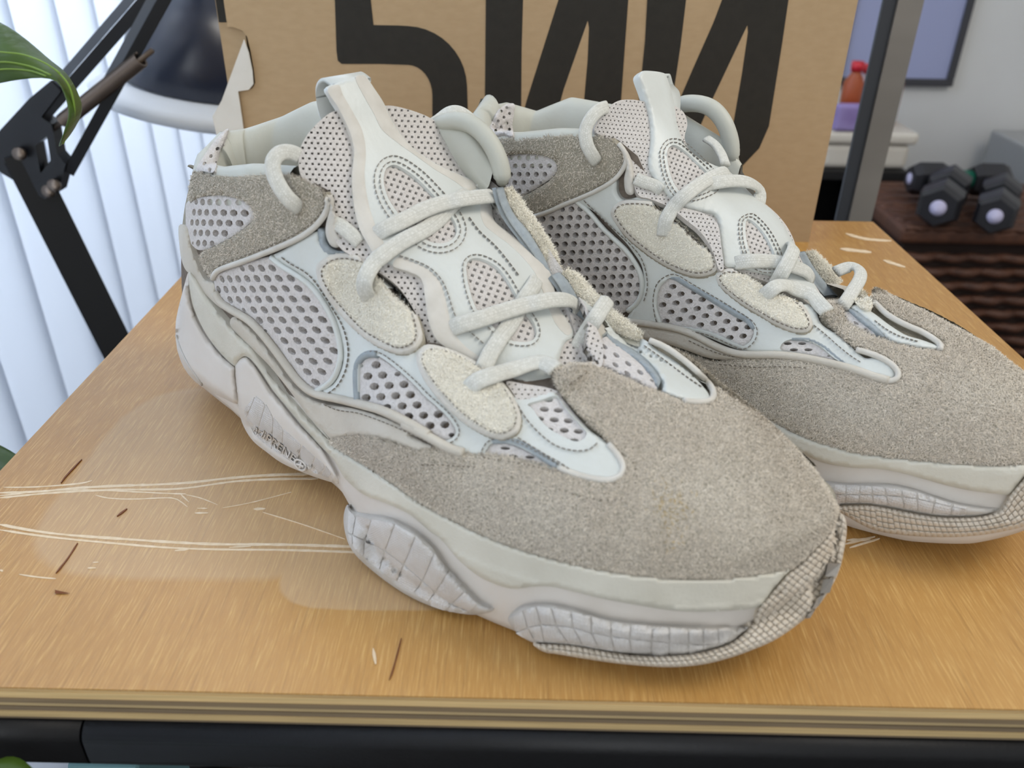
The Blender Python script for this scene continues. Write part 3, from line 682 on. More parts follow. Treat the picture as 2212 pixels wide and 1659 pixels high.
class Shoe:
    def __init__(s, pose, mir, label, zs=1.0, grp=None):
        s.pose, s.mir = pose, mir
        s.root = empty('sneaker', (pose[0], pose[1], TZ), pose[2]); tag(s.root, label, 'shoe', grp)
        V, Fq, n, K, ks, Nin, sb, tip = shell(zs, mir); W = local2world(V, pose, mir)
        Fo = [f[::-1] for f in Fq] if mir else Fq
        s.A = Form([tuple(v) for v in W], Fo)
        TV, TF, s.spine = tongue_form(zs, -1 if mir else 1); TW = local2world(TV, pose, mir); s.B = Form([tuple(v) for v in TW], TF)
        s.AB = Multi(s.A, s.B)
        # midsole body (lower rings) and sole
        nk = ks; idx = lambda i, k: (i % n)*K+k
        lowV = [W[idx(i, k)] for i in range(n) for k in range(nk)]
        lf = [(i*nk+k, ((i+1) % n)*nk+k, ((i+1) % n)*nk+k+1, i*nk+k+1) for i in range(n) for k in range(nk-1)]
        cen = [np.array([0, 0, 0.0])]; c0 = len(lowV); 
        for i in range(n): lowV.append(W[idx(i, 0)]*0.0+np.array([*((W[idx(i, 0)]+W[idx(-i, 0)])/2)[:2], TZ+min(0.0006+max(0.0, V[idx(i, 0)][0]-.25)*.2, W[idx(i, 0)][2]-TZ+.0005)]))
        lf += [(((i+1) % n)*nk, i*nk, c0+i, c0+(i+1) % n) for i in range(n)]
        if mir: lf = [f[::-1] for f in lf]
        s.midsole = mesh('midsole', lowV, lf, M['midsole'], s.root)
        # inner body under the panels, a little smaller than the form
        Wn = W.reshape(n, K, 3); g = np.gradient(Wn, axis=1); du = np.roll(Wn, -1, 0)-np.roll(Wn, 1, 0); nr = np.cross(du, g); nr /= np.linalg.norm(nr, axis=2)[:, :, None]+1e-12
        if mir: nr = -nr
        s.nr = nr
        inn = Wn-nr*0.0016; inn[:, nk-1] = Wn[:, nk-1]; kk = K-nk+1
        iV = [inn[i, k] for i in range(n) for k in range(nk-1, K)]
        iF = [(i*kk+k, ((i+1) % n)*kk+k, ((i+1) % n)*kk+k+1, i*kk+k+1) for i in range(n) for k in range(kk-1)]
        if mir: iF = [f[::-1] for f in iF]
        s.inner = mesh('inner_body', iV, iF, M['inner'], s.root)
        s.inner.data.materials.append(M['suede']); s.inner.data.materials.append(M['foxing'])
        Lc = V.reshape(n, K, 3); sg = -1 if mir else 1; mi = []
        for i in range(n):
            for k in range(kk-1):
                q = Lc[i, nk-1+k]; vis = q[1]*sg < 0.004
                mi.append(1 if q[0] > .232 or (q[0] < .05 and q[2] > .07) or (vis and mir and q[0] < .085) else (0 if vis or q[2] > .098 else 2))
        s.inner.data.polygons.foreach_set('material_index', mi)
        # padded collar: a roll over the rim and down the inside
        e0, e1 = (.152, .124) if mir else (.124, .152); i0 = next(i for i in range(tip) if sb[i] > e0); i1 = next(i for i in range(n-1, tip, -1) if sb[i] > e1)
        rng_ = list(range(i1, n))+list(range(0, i0+1)); prof = [(.0012, -.012), (.0014, -.004), (-.0005, .0012), (-.0040, .0028), (-.0080, .0012), (-.0108, -.004), (-.0125, -.012), (-.0122, -.024), (-.0100, -.040), (-.0085, -.062)]
        cV = []; m_ = len(rng_)
        for a, i in enumerate(rng_):
            top = Wn[i, K-1]; o2 = np.array([*(-(Nin[i] if not mir else Nin[i]*[1, -1])), 0]); c, s_ = math.cos(pose[2]), math.sin(pose[2]); o2 = np.array([c*o2[0]-s_*o2[1], s_*o2[0]+c*o2[1], 0])
            e = min(1.0, 0.25+min(a, m_-1-a)/9.0)
            for k_, (d, zz) in enumerate(prof): cV.append(top+o2*d*(max(e, .75) if k_ > 3 else 1)+np.array([0, 0, zz*(e if k_ > 5 else 1)]))
        k2 = len(prof); cF = [(a*k2+k, (a+1)*k2+k, (a+1)*k2+k+1, a*k2+k+1) for a in range(m_-1) for k in range(k2-1)]
        if mir: cF = [f[::-1] for f in cF]
        s.collar = mesh('collar_lining', cV, cF, M['lining'], s.root); s.C = Form([tuple(v) for v in cV], cF)
        md = s.collar.modifiers.new('sub', 'SUBSURF'); md.levels = 1; md.render_levels = 1
        # insole
        ins = np.array([Wn[i, nk-1] for i in range(n)]); cc = ins.mean(0); iv = [cc+(p-cc)*0.93+np.array([0, 0, 0.004]) for p in ins]+[cc+np.array([0, 0, .004])]
        mesh('insole', iv, [(i, (i+1) % n, n) if not mir else ((i+1) % n, i, n) for i in range(n)], M['lining'], s.root)
    def mirror(s, part, dh=-0.0022, keep=-0.026):
        """the same panel on the hidden flank, laid on the form there"""
        V, Fc, Nn, _ = o_info[part.name]; x, y, th = s.pose; c, sn = math.cos(th), math.sin(th)
        L_ = np.stack([c*(V[:, 0]-x)+sn*(V[:, 1]-y), -sn*(V[:, 0]-x)+c*(V[:, 1]-y), V[:, 2]], 1)
        ok = L_[:, 1] < keep
        Fm = [f for f in Fc if all(ok[i] for i in f)]
        if not Fm: return
        VV = []
        for i in range(len(V)):
            q0, _, _, d0 = s.A.b.find_nearest(Vector(V[i])); hh = (Vector(V[i])-q0).dot(Vector(Nn[i]))
            l = L_[i]; p = Vector((x+c*l[0]+sn*l[1], y+sn*l[0]-c*l[1], l[2]))
            q, nn, _, _ = s.A.b.find_nearest(p)
            cdir = q-Vector((x+c*l[0], y+sn*l[0], q.z-0.02))
            if nn.dot(cdir) < 0: nn = -nn
            VV.append(np.array(q)+np.array(nn)*(hh+dh))
        used = sorted({i for f in Fm for i in f}); mp = {u: k for k, u in enumerate(used)}
        o = mesh(part.name.split('.')[0], [VV[i] for i in used], [tuple(mp[i] for i in f[::-1]) for f in Fm], part.data.materials[0], s.root)
        return o

def oval(sh, form, outer, inner, napn, base=0.0016, holes=()):
    a = panel('eyelet_patch', form, outer, 0.0016, M['trim'], sh.root, 6, base=base, rnd=6)
    f2 = topform(a)
    b = panel('suede_inlay', f2, inner, 0.0007, M['suede_pale'], a, 5, base=0.0, rnd=4)
    nap(b, int(napn*1.6), 0.0012, 0.00022, M['nap_pale'], 0.4)
    stitch(a, f2, shrink(inner, -2.2), 0.0003, 11, 7, 2.4)
    return a
def tiles(parent, form, top, mid, bot, m='tile', th=0.0008, gap=1.1):
    """rows of tread tiles between successive groove lines given as px points on three rails"""
    for i in range(len(top)-1):
        for A_, B_ in ((top, mid), (mid, bot)):
            if A_[i] is None or B_[i] is None or A_[i+1] is None or B_[i+1] is None: continue
            q = np.array([A_[i], A_[i+1], B_[i+1], B_[i]], float); c = q.mean(0)
            if A_ is B_ or min(np.linalg.norm(q[0]-q[3]), np.linalg.norm(q[1]-q[2])) < 2: continue
            if min(np.linalg.norm(q[0]-q[1]), np.linalg.norm(q[2]-q[3])) < 3: continue
            d = q-c; L_ = np.linalg.norm(d, axis=1)[:, None]; q2 = c+d*np.clip((L_-gap*1.4)/L_, 0.3, 1)
            q2 = resample(q2, 6)
            panel('tread_tile', form, q2, th, M[m], parent, 9, rnd=2.2, spline=False, skirt=.0006, edge=0.45)
def emboss(parent, form, txt, p0, p1, hpx, slant, th=0.0006, m='midsole', name='raised_lettering'):
    cu = bpy.data.curves.new('t', 'FONT'); cu.body = txt; cu.size = 1; cu.space_character = 1.05; ob = bpy.data.objects.new('t', cu); COL.objects.link(ob)
    dg = bpy.context.evaluated_depsgraph_get(); me = bpy.data.meshes.new_from_object(ob.evaluated_get(dg)); bpy.data.objects.remove(ob)
    V2 = np.array([v.co[:2] for v in me.vertices]); Fc = [list(p.vertices) for p in me.polygons]
    x0, x1 = V2[:, 0].min(), V2[:, 0].max(); p0 = np.array(p0, float); p1 = np.array(p1, float); d = p1-p0; sl = np.array(slant, float)*hpx
    VV = []; nn_ = len(V2)
    px = [p0+d*((v[0]-x0)/(x1-x0))+sl*(v[1]/0.72) for v in V2]
    for hh in (th, -0.0004):
        for q in px:
            VV.append(lift(form, q[0], q[1], hh)[0])
    ec = {}
    for f in Fc:
        for i in range(len(f)): ec.setdefault((min(f[i], f[i-1]), max(f[i], f[i-1])), []).append((f[i-1], f[i]))
    s_ = sum(np.dot(np.cross(VV[f[1]]-VV[f[0]], VV[f[2]]-VV[f[0]]), CAM-VV[f[0]]) for f in Fc)
    if s_ < 0: Fc = [f[::-1] for f in Fc]
    FF = [tuple(f) for f in Fc]+[(a, b, b+nn_, a+nn_) for l in ec.values() if len(l) == 1 for a, b in l]
    bpy.data.meshes.remove(me)
    return mesh(name, VV, FF, M[m], parent, smooth=False)
def scales(parent, form, inner, outer, step, rows, m='scale', th=0.0007, name='snake_scales'):
    A_ = resample(catmull(inner, 6, False), 2, False); B_ = resample(catmull(outer, 6, False), 2, False)
    n = max(int(np.linalg.norm(np.diff(A_, axis=0), axis=1).sum(), ) , 1); k = int(max(np.linalg.norm(np.diff(A_, axis=0), axis=1).sum(), np.linalg.norm(np.diff(B_, axis=0), axis=1).sum())/step)
    def on(Q, u): f = u*(len(Q)-1); i = min(int(f), len(Q)-2); return Q[i]+(Q[i+1]-Q[i])*(f-i)
    VV = []; FF = []
    for a in range(k):
        w_ = np.linalg.norm(on(A_, (a+.5)/k)-on(B_, (a+.5)/k)); r = max(1, int(round(w_/rows)))
        for b in range(r):
            sh_ = (b % 2)*0.0
            q = [on(A_, (a+i_)/k)*(1-(b+j_)/r)+on(B_, (a+i_)/k)*((b+j_)/r) for i_, j_ in ((0, 0), (1, 0), (1, 1), (0, 1))]
            q = np.array(q); c = q.mean(0); b0 = len(VV)
            for sc, hh in ((0.97, 0.0), (0.80, th), (0.4, th*1.15)):
                for p_ in c+(q-c)*sc:
                    VV.append(lift(form, p_[0], p_[1], hh)[0])
            for lv in (0, 4):
                for i in range(4): FF.append((b0+lv+i, b0+lv+(i+1) % 4, b0+lv+4+(i+1) % 4, b0+lv+4+i))
            FF.append((b0+8, b0+9, b0+10, b0+11))
    s_ = sum(np.dot(np.cross(VV[f[1]]-VV[f[0]], VV[f[2]]-VV[f[0]]), CAM-VV[f[0]]) for f in FF)
    if s_ < 0: FF = [f[::-1] for f in FF]
    o = mesh(name, VV, FF, M[m], parent); tag(o, kind='stuff'); return o

# ------------------------------------------------------------------ near sneaker
near = Shoe((-0.154, 0.37033, math.radians(-38.2)), False, 'bone coloured suede and mesh sneaker whose snakeskin toe faces the table edge', grp='pair of sneakers')
NR = near.root; A = near.A; B = near.B
# --- collar suede with its heel mesh window
win = P('c1', (198, 1060), (300, 1020), (450, 1005), (600, 1030), (690, 1080), (730, 1150), (725, 1200), (660, 1260), (560, 1330), (430, 1400), (310, 1440), (240, 1400), (195, 1300), (188, 1180))
hx = lambda c: 230+38*c+4.2*c*c
hh_ = []
for j in range(6):
    for c in range(0, 10):
        cc = c+0.5*(j % 2); dx = (hx(cc+.5)-hx(cc-.5)); hh_.append(np.array(P('c1', *ell((hx(cc)+4*j, 1050+82*j+0.02*hx(cc)), (dx*.36, dx*.1), (-dx*.08, 28), 8))))
panel('heel_mesh', A, win, 0.0008, M['knit'], NR, 5, holes=hh_, rnd=3)
tab = P('c1', (528, 470), (480, 500), (400, 590), (325, 700), (270, 800), (330, 812), (405, 820), (440, 740), (480, 600), (520, 510))
panel('heel_tab_mesh', near.C, tab, 0.0012, M['knit'], NR, 5, holes=lattice(tab, P('c1', (390, 690))[0], (14, -16), (11, 13), .22, .22), rnd=3, base=0.0006)
col_s = P('c1', (262, 785), (330, 803), (400, 836), (500, 853), (640, 852), (800, 838), (900, 825), (1000, 802), (1100, 815), (1200, 850), (1275, 920), (1312, 1010), (1320, 1090), (1280, 1170), (1200, 1260), (1080, 1340), (950, 1400), (800, 1460), (650, 1520), (520, 1562), (430, 1605), (400, 1665), (345, 1600), (300, 1500), (325, 1448), (430, 1404), (560, 1334), (662, 1264), (728, 1200), (733, 1148), (692, 1076), (600, 1026), (450, 1001), (300, 1015), (225, 1056), (212, 1000), (222, 900), (245, 820))
cs = panel('collar_suede', A, col_s, 0.0018, M['suede'], NR, 6, base=0.0006, rnd=4)
nap(cs, 20000, 0.0012, 0.0002, M['nap'], 0.36)
welt('collar_binding', A, P('c1', (1275, 925), (1310, 1010), (1322, 1090), (1285, 1175), (1205, 1265), (1085, 1345), (950, 1408), (800, 1468), (650, 1527), (520, 1570), (425, 1612), (402, 1668)), 0.0022, 0.0011, 'trim', NR)
stitch(cs, A, P('c1', (1180, 870), (1250, 930), (1285, 1010), (1290, 1085), (1255, 1150), (1180, 1230), (1060, 1312), (935, 1372), (790, 1432), (640, 1490), (520, 1530), (440, 1570)), 0.0026, 10, 6.5, 2, closed=False)
# eyelet stay below the collar flap
est = panel('eyelet_stay', A, P('c1', (1315, 960), (1365, 1030), (1392, 1130), (1394, 1290), (1430, 1345), (1437, 1390), (1388, 1420), (1335, 1392), (1300, 1290), (1322, 1150), (1335, 1080)), 0.0022, M['trim'], NR, 5, base=0.0012, rnd=5)
panel('raw_edge', A, P('c1', (1240, 1270), (1300, 1290), (1310, 1380), (1380, 1440), (1480, 1450), (1650, 1500), (1760, 1590), (1700, 1580), (1560, 1500), (1420, 1480), (1300, 1475), (1250, 1400)), 0.0016, M['blue'], NR, 5, base=0.0006, rnd=3)

# --- leather quarter with its mesh windows
w4 = P('c3', (430, 160), (600, 90), (750, 40), (870, 20), (950, 90), (1050, 150), (1150, 220), (1230, 300), (1310, 420), (1370, 540), (1410, 680), (1425, 800), (1400, 920), (1340, 1020), (1230, 1085), (1150, 1040), (1080, 965), (1000, 855), (900, 715), (800, 595), (700, 495), (590, 433), (480, 385), (430, 300), (415, 230))
gx4 = lambda c: 450+55*c+2.9*c*c
h4 = []
for j in range(-1, 13):
    for c in range(-1, 12):
        cc = c+0.5*(j % 2); dx = gx4(cc+.5)-gx4(cc-.5); x = gx4(cc)+9*(j-1)*cc/8; y = 107+83*j-(x-900)*0.012
        h4.append(np.array(P('c3', *ell((x, y), (dx*.35, 6), (dx*.10, 30), 8, 0.3))))
panel('quarter_mesh', A, w4, 0.0010, M['knit'], NR, 5.5, holes=h4, rnd=3, base=0.0002)
w6 = P('c3', (1570, 1185), (1558, 1050), (1560, 900), (1590, 830), (1650, 795), (1720, 802), (1800, 852), (1900, 932), (2000, 1022))+P('c4', (250, 1120), (370, 1228), (450, 1310), (497, 1390), (492, 1440), (440, 1478), (380, 1480), (280, 1425), (150, 1362), (20, 1290))+P('c3', (1750, 1230),)
panel('midfoot_mesh', A, w6, 0.0010, M['knit'], NR, 5.5, holes=lattice(w6, P('c3', (1690, 1050))[0], (118/3.687, -8/3.687), (52/3.687, 82/3.687), .33, .37), rnd=3, base=0.0002)
w7 = P('c4', (1010, 1165), (1060, 1210), (1130, 1310), (1230, 1410), (1380, 1492), (1480, 1530), (1560, 1505), (1592, 1445), (1540, 1375), (1440, 1265), (1350, 1150), (1290, 1080), (1150, 1120))
panel('vamp_mesh', A, w7, 0.0010, M['knit'], NR, 5.5, holes=lattice(w7, P('c4', (1280, 1315))[0], (112/3.687, 8/3.687), (80/3.687, 84/3.687), .36, .27), rnd=3, base=0.0002)
w8 = P('c6', (485, 105), (505, 50), (540, 20), (620, 12), (720, 38), (820, 88), (910, 142), (1010, 200), (960, 200), (860, 172), (700, 140), (560, 118))
panel('lower_mesh', A, w8, 0.0010, M['knit'], NR, 5, holes=lattice(w8, P('c6', (690, 118))[0], (122/3.318, 6/3.318), (55/3.318, 58/3.318), .30, .22), rnd=3, base=0.0002)
leath = P('c3', (880, 15), (960, 70), (1060, 130), (1165, 205), (1250, 290), (1330, 410), (1388, 535), (1432, 680), (1448, 800), (1425, 925), (1360, 1035), (1235, 1105), (1400, 1160), (1570, 1200), (1750, 1248), (1950, 1342), (2150, 1462))+P('c4', (60, 1345), (200, 1415), (340, 1490), (470, 1560), (560, 1592))+P('c6', (560, 120), (760, 160), (960, 215), (1150, 262), (1300, 290), (1400, 292), (1465, 258), (1488, 195), (1445, 110), (1380, 40))+P('c4', (1620, 1440), (1560, 1400), (1440, 1280), (1340, 1165), (1270, 1085), (1170, 1110), (1000, 1140), (900, 1060), (700, 930), (500, 790), (300, 730), (200, 700), (140, 560), (60, 400), (0, 300))+P('c3', (1700, 190), (1520, 40))+P('c1', (1440, 1460), (1330, 1440), (1260, 1370), (1235, 1290), (1100, 1360), (960, 1440), (880, 1480))
W = [shrink(w6, 1.0), shrink(w7, 0.5), shrink(w8, 1.0)]
lq = panel('leather_quarter', A, leath, 0.0015, M['leather'], NR, 6, holes=[resample(q, 6) for q in W], base=0.0006, rnd=3.5, n=5)
for q, cl in ((w4[3:14], False), (w6, True), (w7[:9], False), (w8, True)):
    Q_ = np.array(q)
    if cl: stitch(lq, A, shrink(q, -6.5), 0.0024, 11, 8, 2.0)
stitch(lq, A, P('c3', (945, 20), (1030, 80), (1130, 135), (1210, 210), (1290, 330), (1360, 440), (1430, 560), (1470, 690), (1480, 800), (1455, 930), (1390, 1050), (1310, 1110)), 0.0024, 12, 9, 2.2, closed=False)
stitch(lq, A, P('c4', (985, 1190), (1060, 1310), (1160, 1420), (1290, 1520), (1440, 1560), (1560, 1550), (1625, 1495)), 0.0024, 12, 9, 2.2, closed=False)
stitch(lq, A, P('c6', (720, -20), (830, 50), (930, 110), (1020, 160), (1100, 215)), 0.0024, 12, 9, 2.2, closed=False)
welt('leather_tip_welt', A, P('c6', (1020, 200), (1150, 252), (1290, 285), (1395, 288), (1462, 255), (1485, 190), (1440, 105), (1375, 30)), 0.0020, 0.0010, 'trim', NR)
welt('window_roll', A, P('c3', (870, 20), (950, 90), (1050, 150), (1150, 220), (1230, 300), (1310, 420), (1370, 540), (1410, 680), (1425, 800), (1400, 920), (1340, 1020), (1230, 1085)), 0.0014, 0.0011, 'leather', NR)
welt('window_roll', A, P('c3', (1560, 1180), (1550, 1050), (1552, 900), (1585, 822), (1650, 788), (1720, 795)), 0.0016, 0.0013, 'blue', NR)
welt('window_roll', A, P('c6', (545, 8), (640, 2), (740, 28), (840, 80), (930, 140), (1010, 192)), 0.0014, 0.0011, 'blue', NR)

# --- medial leather strap, mesh and flaps on the far side of the throat
wmm = P('c4', (1590, 790), (1640, 690), (1700, 652), (1760, 692), (1850, 762), (1960, 862), (2050, 962), (2100, 1040), (2090, 1078), (2040, 1062), (1930, 1002), (1800, 945), (1700, 895), (1620, 862))
panel('medial_mesh', A, wmm, 0.0010, M['knit'], NR, 5.5, holes=lattice(wmm, P('c7', (210, 315))[0], (95/3.687, 68/3.687), (-6/3.687, 78/3.687), .27, .24), rnd=3, base=0.0002)
ml = panel('medial_leather', A, P('c7', (45, 50), (200, 110), (330, 120), (430, 195), (560, 278), (680, 368), (780, 468), (850, 558), (850, 608), (780, 620), (650, 605), (495, 545), (492, 470), (462, 408), (380, 298), (250, 198), (100, 118)), 0.0015, M['leather'], NR, 5.5, base=0.0008, rnd=3)
stitch(ml, A, P('c7', (330, 165), (430, 235), (560, 330), (680, 420), (800, 500)), 0.0026, 11, 8, 2, closed=False)
panel('raw_edge', A, P('c7', (40, 75), (150, 140), (260, 215), (370, 310), (445, 400), (468, 455), (440, 500), (400, 420), (320, 320), (200, 225), (90, 150)), 0.0014, M['blue'], NR, 5, base=0.0006, rnd=3)
welt('leather_tip_welt', A, P('c7', (380, 130), (500, 180), (620, 260), (740, 360), (850, 470), (895, 550), (880, 605), (780, 625), (650, 612)), 0.0022, 0.0011, 'trim', NR)

# --- foxing, welts, rand
panel('foxing', A, P('c3', (590, 500), (740, 640), (880, 820), (1000, 990), (1130, 1120), (1300, 1190), (1550, 1230), (1800, 1310), (2000, 1400), (2200, 1515))+P('c4', (120, 1430), (260, 1500), (420, 1560), (500, 1590))+P('c5', (2120, 275), (1950, 262), (1830, 272), (1650, 200), (1480, 158), (1330, 152), (1180, 172), (1150, 170), (1080, 90))+P('c3', (1330, 1470), (1250, 1390), (1150, 1265), (1050, 1130), (950, 1000), (850, 880), (760, 790), (650, 680), (560, 590), (540, 530)), 0.0018, M['foxing'], NR, 6, base=0.0008, rnd=4)
welt('foxing_welt', A, P('c3', (425, 300), (460, 375), (560, 445), (690, 520), (790, 620), (890, 745), (1000, 895), (1090, 1010), (1210, 1105), (1400, 1148), (1570, 1190), (1750, 1240), (1950, 1335), (2150, 1455))+P('c4', (60, 1340), (200, 1410), (330, 1480), (460, 1550), (560, 1580)), 0.0022, 0.0016, 'foxing', NR)
stitch(NR, A, P('c3', (1280, 1190), (1400, 1240), (1550, 1260), (1700, 1310), (1850, 1370), (2000, 1440), (2150, 1520))+P('c5', (1960, 250),), 0.0030, 10, 7, 2, closed=False)
RU = P('c3', (215, 130), (260, 180), (330, 300), (420, 430), (530, 560), (640, 680), (720, 750), (790, 860), (860, 960), (960, 1080), (1060, 1190), (1160, 1310), (1260, 1410), (1340, 1490))
RA = [(717, 962), (798.7, 1011), (861, 1052), (900, 1080), (960, 1114), (1051, 1158), (1141, 1191), (1262, 1223), (1382, 1242), (1503, 1251), (1598, 1245), (1680, 1232), (1718, 1224)]
RBt = [(1544, 1321), (1463, 1320), (1381, 1308), (1300, 1293), (1201, 1269), (1156, 1267), (1111, 1272), (1069, 1262), (1030, 1242), (990, 1209), (954, 1167), (929, 1149), (888, 1114), (834, 1087), (785, 1068), (747, 1036)]
RL = [(733, 1014), (720, 992), (698, 970), (671, 941), (646, 913), (616, 876), (589, 843), (562, 802), (540, 775), (526, 770), (513, 780), (507, 791), (480, 767), (450, 729), (429, 691), (415, 653), (408, 610)]
rand = panel('rubber_rand', A, RU+RA+[(1701, 1240), (1671, 1275), (1641, 1311)]+RBt+RL, 0.0026, M['rand'], NR, 7, base=0.0004, rnd=4, n=5)
# --- heel cushion block
panel('heel_cushion', A, P('c3', (208, 140), (165, 290), (125, 450), (108, 560), (112, 700), (143, 830), (193, 930), (263, 1010), (362, 1080), (482, 1140), (600, 1188), (602, 1080), (586, 960), (578, 895), (478, 806), (366, 666), (284, 526), (234, 386), (210, 220)), 0.0042, M['midsole'], NR, 7, rnd=16, edge=0.1)
welt('heel_seam', A, P('c3', (112, 640), (150, 760), (205, 870), (275, 968), (318, 1040)), 0.0044, 0.0005, 'groove', NR)
# --- pods
pod1 = panel('midfoot_pod', A, [(507, 795), (513, 781), (527, 771), (540, 777), (561, 804), (588, 845), (615, 878), (645, 915), (671, 942), (698, 972), (715, 1000), (726, 1020), (731, 1044), (722, 1043), (700, 1037), (660, 1023), (610, 1001), (575, 976), (545, 951), (524, 916), (515, 880), (508, 830)], 0.0045, M['midsole'], NR, 6, rnd=18, edge=0.15)
f1 = topform(pod1)
t1 = P('c5', (470, -75), (560, -170), (640, -105), (700, 0), (780, 95), (930, 225), (1040, 320), (1120, 390), (1170, 450))
b1 = P('c5', (462, -30), (480, 20), (560, 165), (690, 265), (765, 315), (885, 392), (985, 437), (1075, 470), (1145, 495))
m1 = [(np.array(a)*0.42+np.array(b)*0.58) for a, b in zip(t1, b1)]
tiles(pod1, f1, t1, b1, b1, th=0.0006, gap=1.3)
f1b = Multi(f1)
emboss(pod1, f1, 'adiPRENE', P('c5', (540, 112))[0], P('c5', (862, 366))[0], 15.5, (0.42, -0.95), 0.0016)
ring = np.array(P('c5', *ell((918, 385), (46, 12), (12, 44), 14)))
welt('raised_emblem', f1, ring, 0.0012, 0.0005, 'midsole', pod1, closed=True, step=3)
welt('raised_emblem', f1, P('c5', (890, 378), (918, 388), (945, 398)), 0.0012, 0.0005, 'midsole', pod1, step=2)
welt('raised_emblem', f1, P('c5', (926, 362), (918, 386), (912, 408)), 0.0012, 0.0005, 'midsole', pod1, step=2)
pod2 = panel('forefoot_pod', A, [(750, 1090), (766, 1104), (793, 1111), (834, 1117), (875, 1133), (911, 1157), (944, 1190), (971, 1233), (1004, 1266), (1036, 1300), (1066, 1318), (1030, 1328), (980, 1323), (930, 1309), (880, 1286), (830, 1253), (785, 1216), (762, 1191), (748, 1161), (742, 1121)], 0.0038, M['groove'], NR, 6, rnd=16, edge=0.2)
f2 = topform(pod2)
t2 = P('c5', (1300, 740), (1358, 790), (1485, 812), (1672, 850), (1838, 945), (1985, 1085), (2105, 1220), (2205, 1325))+P('c6', (210, 965), (345, 1085), (440, 1175))
m2_ = P('c5', (1290, 920), (1330, 945), (1430, 985), (1590, 1070), (1740, 1180), (1890, 1310), (1990, 1400), (2110, 1490))+P('c6', (135, 1112), (245, 1182), (380, 1235))
b2 = P('c5', (1310, 1010), (1330, 1040), (1418, 1120), (1545, 1225), (1680, 1320), (1820, 1410), (1930, 1480), (2070, 1535))+P('c6', (85, 1190), (210, 1232), (370, 1248))
tiles(pod2, f2, t2, m2_, b2)
pod3 = panel('toe_pod', A, [(1099, 1333), (1123, 1311), (1156, 1304), (1201, 1306), (1262, 1321), (1322, 1339), (1412, 1349), (1500, 1354), (1598, 1354), (1627, 1346), (1588, 1384), (1545, 1401), (1490, 1412), (1408, 1416), (1322, 1409), (1231, 1394), (1156, 1389), (1120, 1369), (1100, 1346)], 0.0032, M['groove'], NR, 6, rnd=12, edge=0.2)
f3 = topform(pod3)
t3 = P('c6', (690, 1265), (760, 1222), (855, 1188), (965, 1200), (1105, 1228), (1250, 1262), (1392, 1298), (1535, 1318), (1690, 1332), (1812, 1342), (1950, 1350))+P('c8', (810, 1148), (930, 1150), (1040, 1145), (1130, 1120))
m3 = P('c6', (705, 1385), (795, 1345), (890, 1325), (1002, 1332), (1120, 1347), (1255, 1387), (1395, 1410), (1530, 1428), (1687, 1445), (1811, 1457), (1950, 1467))+P('c8', (810, 1265), (930, 1262), (1000, 1250), (1080, 1215))
b3 = P('c6', (760, 1425), (850, 1450), (915, 1458), (1000, 1468), (1095, 1472), (1200, 1486), (1310, 1504), (1420, 1520), (1540, 1536), (1680, 1550), (1810, 1556), (1950, 1556))+P('c8', (810, 1312), (900, 1285), (960, 1270))
b3 = b3[:3]+b3[4:]
tiles(pod3, f3, t3[:14], m3[:14], b3[:14])
# --- toe wrap in snakeskin rubber
ti = [(1156, 1389), (1231, 1393), (1322, 1408), (1408, 1416), (1490, 1412), (1544, 1401), (1585, 1384), (1625, 1348), (1639, 1313), (1671, 1275), (1701, 1240), (1729, 1218), (1761, 1186), (1788, 1156), (1807, 1120), (1812, 1106)]
to = [(1160, 1400), (1180, 1410), (1201, 1413), (1262, 1423), (1340, 1434), (1430, 1441), (1500, 1438), (1560, 1426), (1620, 1406), (1680, 1379), (1740, 1336), (1770, 1306), (1800, 1261), (1815, 1226), (1823, 1190), (1829, 1150), (1826, 1120)]
tw = panel('toe_wrap', A, ti+to[::-1], 0.0030, M['scale'], NR, 6, base=0.0006, rnd=9, edge=0.2)
ftw = topform(tw)
scales(tw, ftw, ti, to, 13.5, 13.5)
for q in (((1800, 615), (1905, 615), (1865, 720), (1780, 720)), ((1765, 745), (1850, 735), (1815, 850), (1735, 855)), ((1720, 890), (1775, 860), (1730, 950), (1670, 985)), ((1640, 1020), (1700, 985), (1660, 1050), (1625, 1055))):
    c8 = [lift(ftw, x_, y_, h_)[0] for h_ in (0.0022, -0.0008) for x_, y_ in P('c8', *q)]; mesh('tread_lug', c8, [(3, 2, 1, 0), (4, 5, 6, 7)]+[(i, (i+1) % 4, 4+(i+1) % 4, 4+i) for i in range(4)], M['lug'], tw, smooth=False)

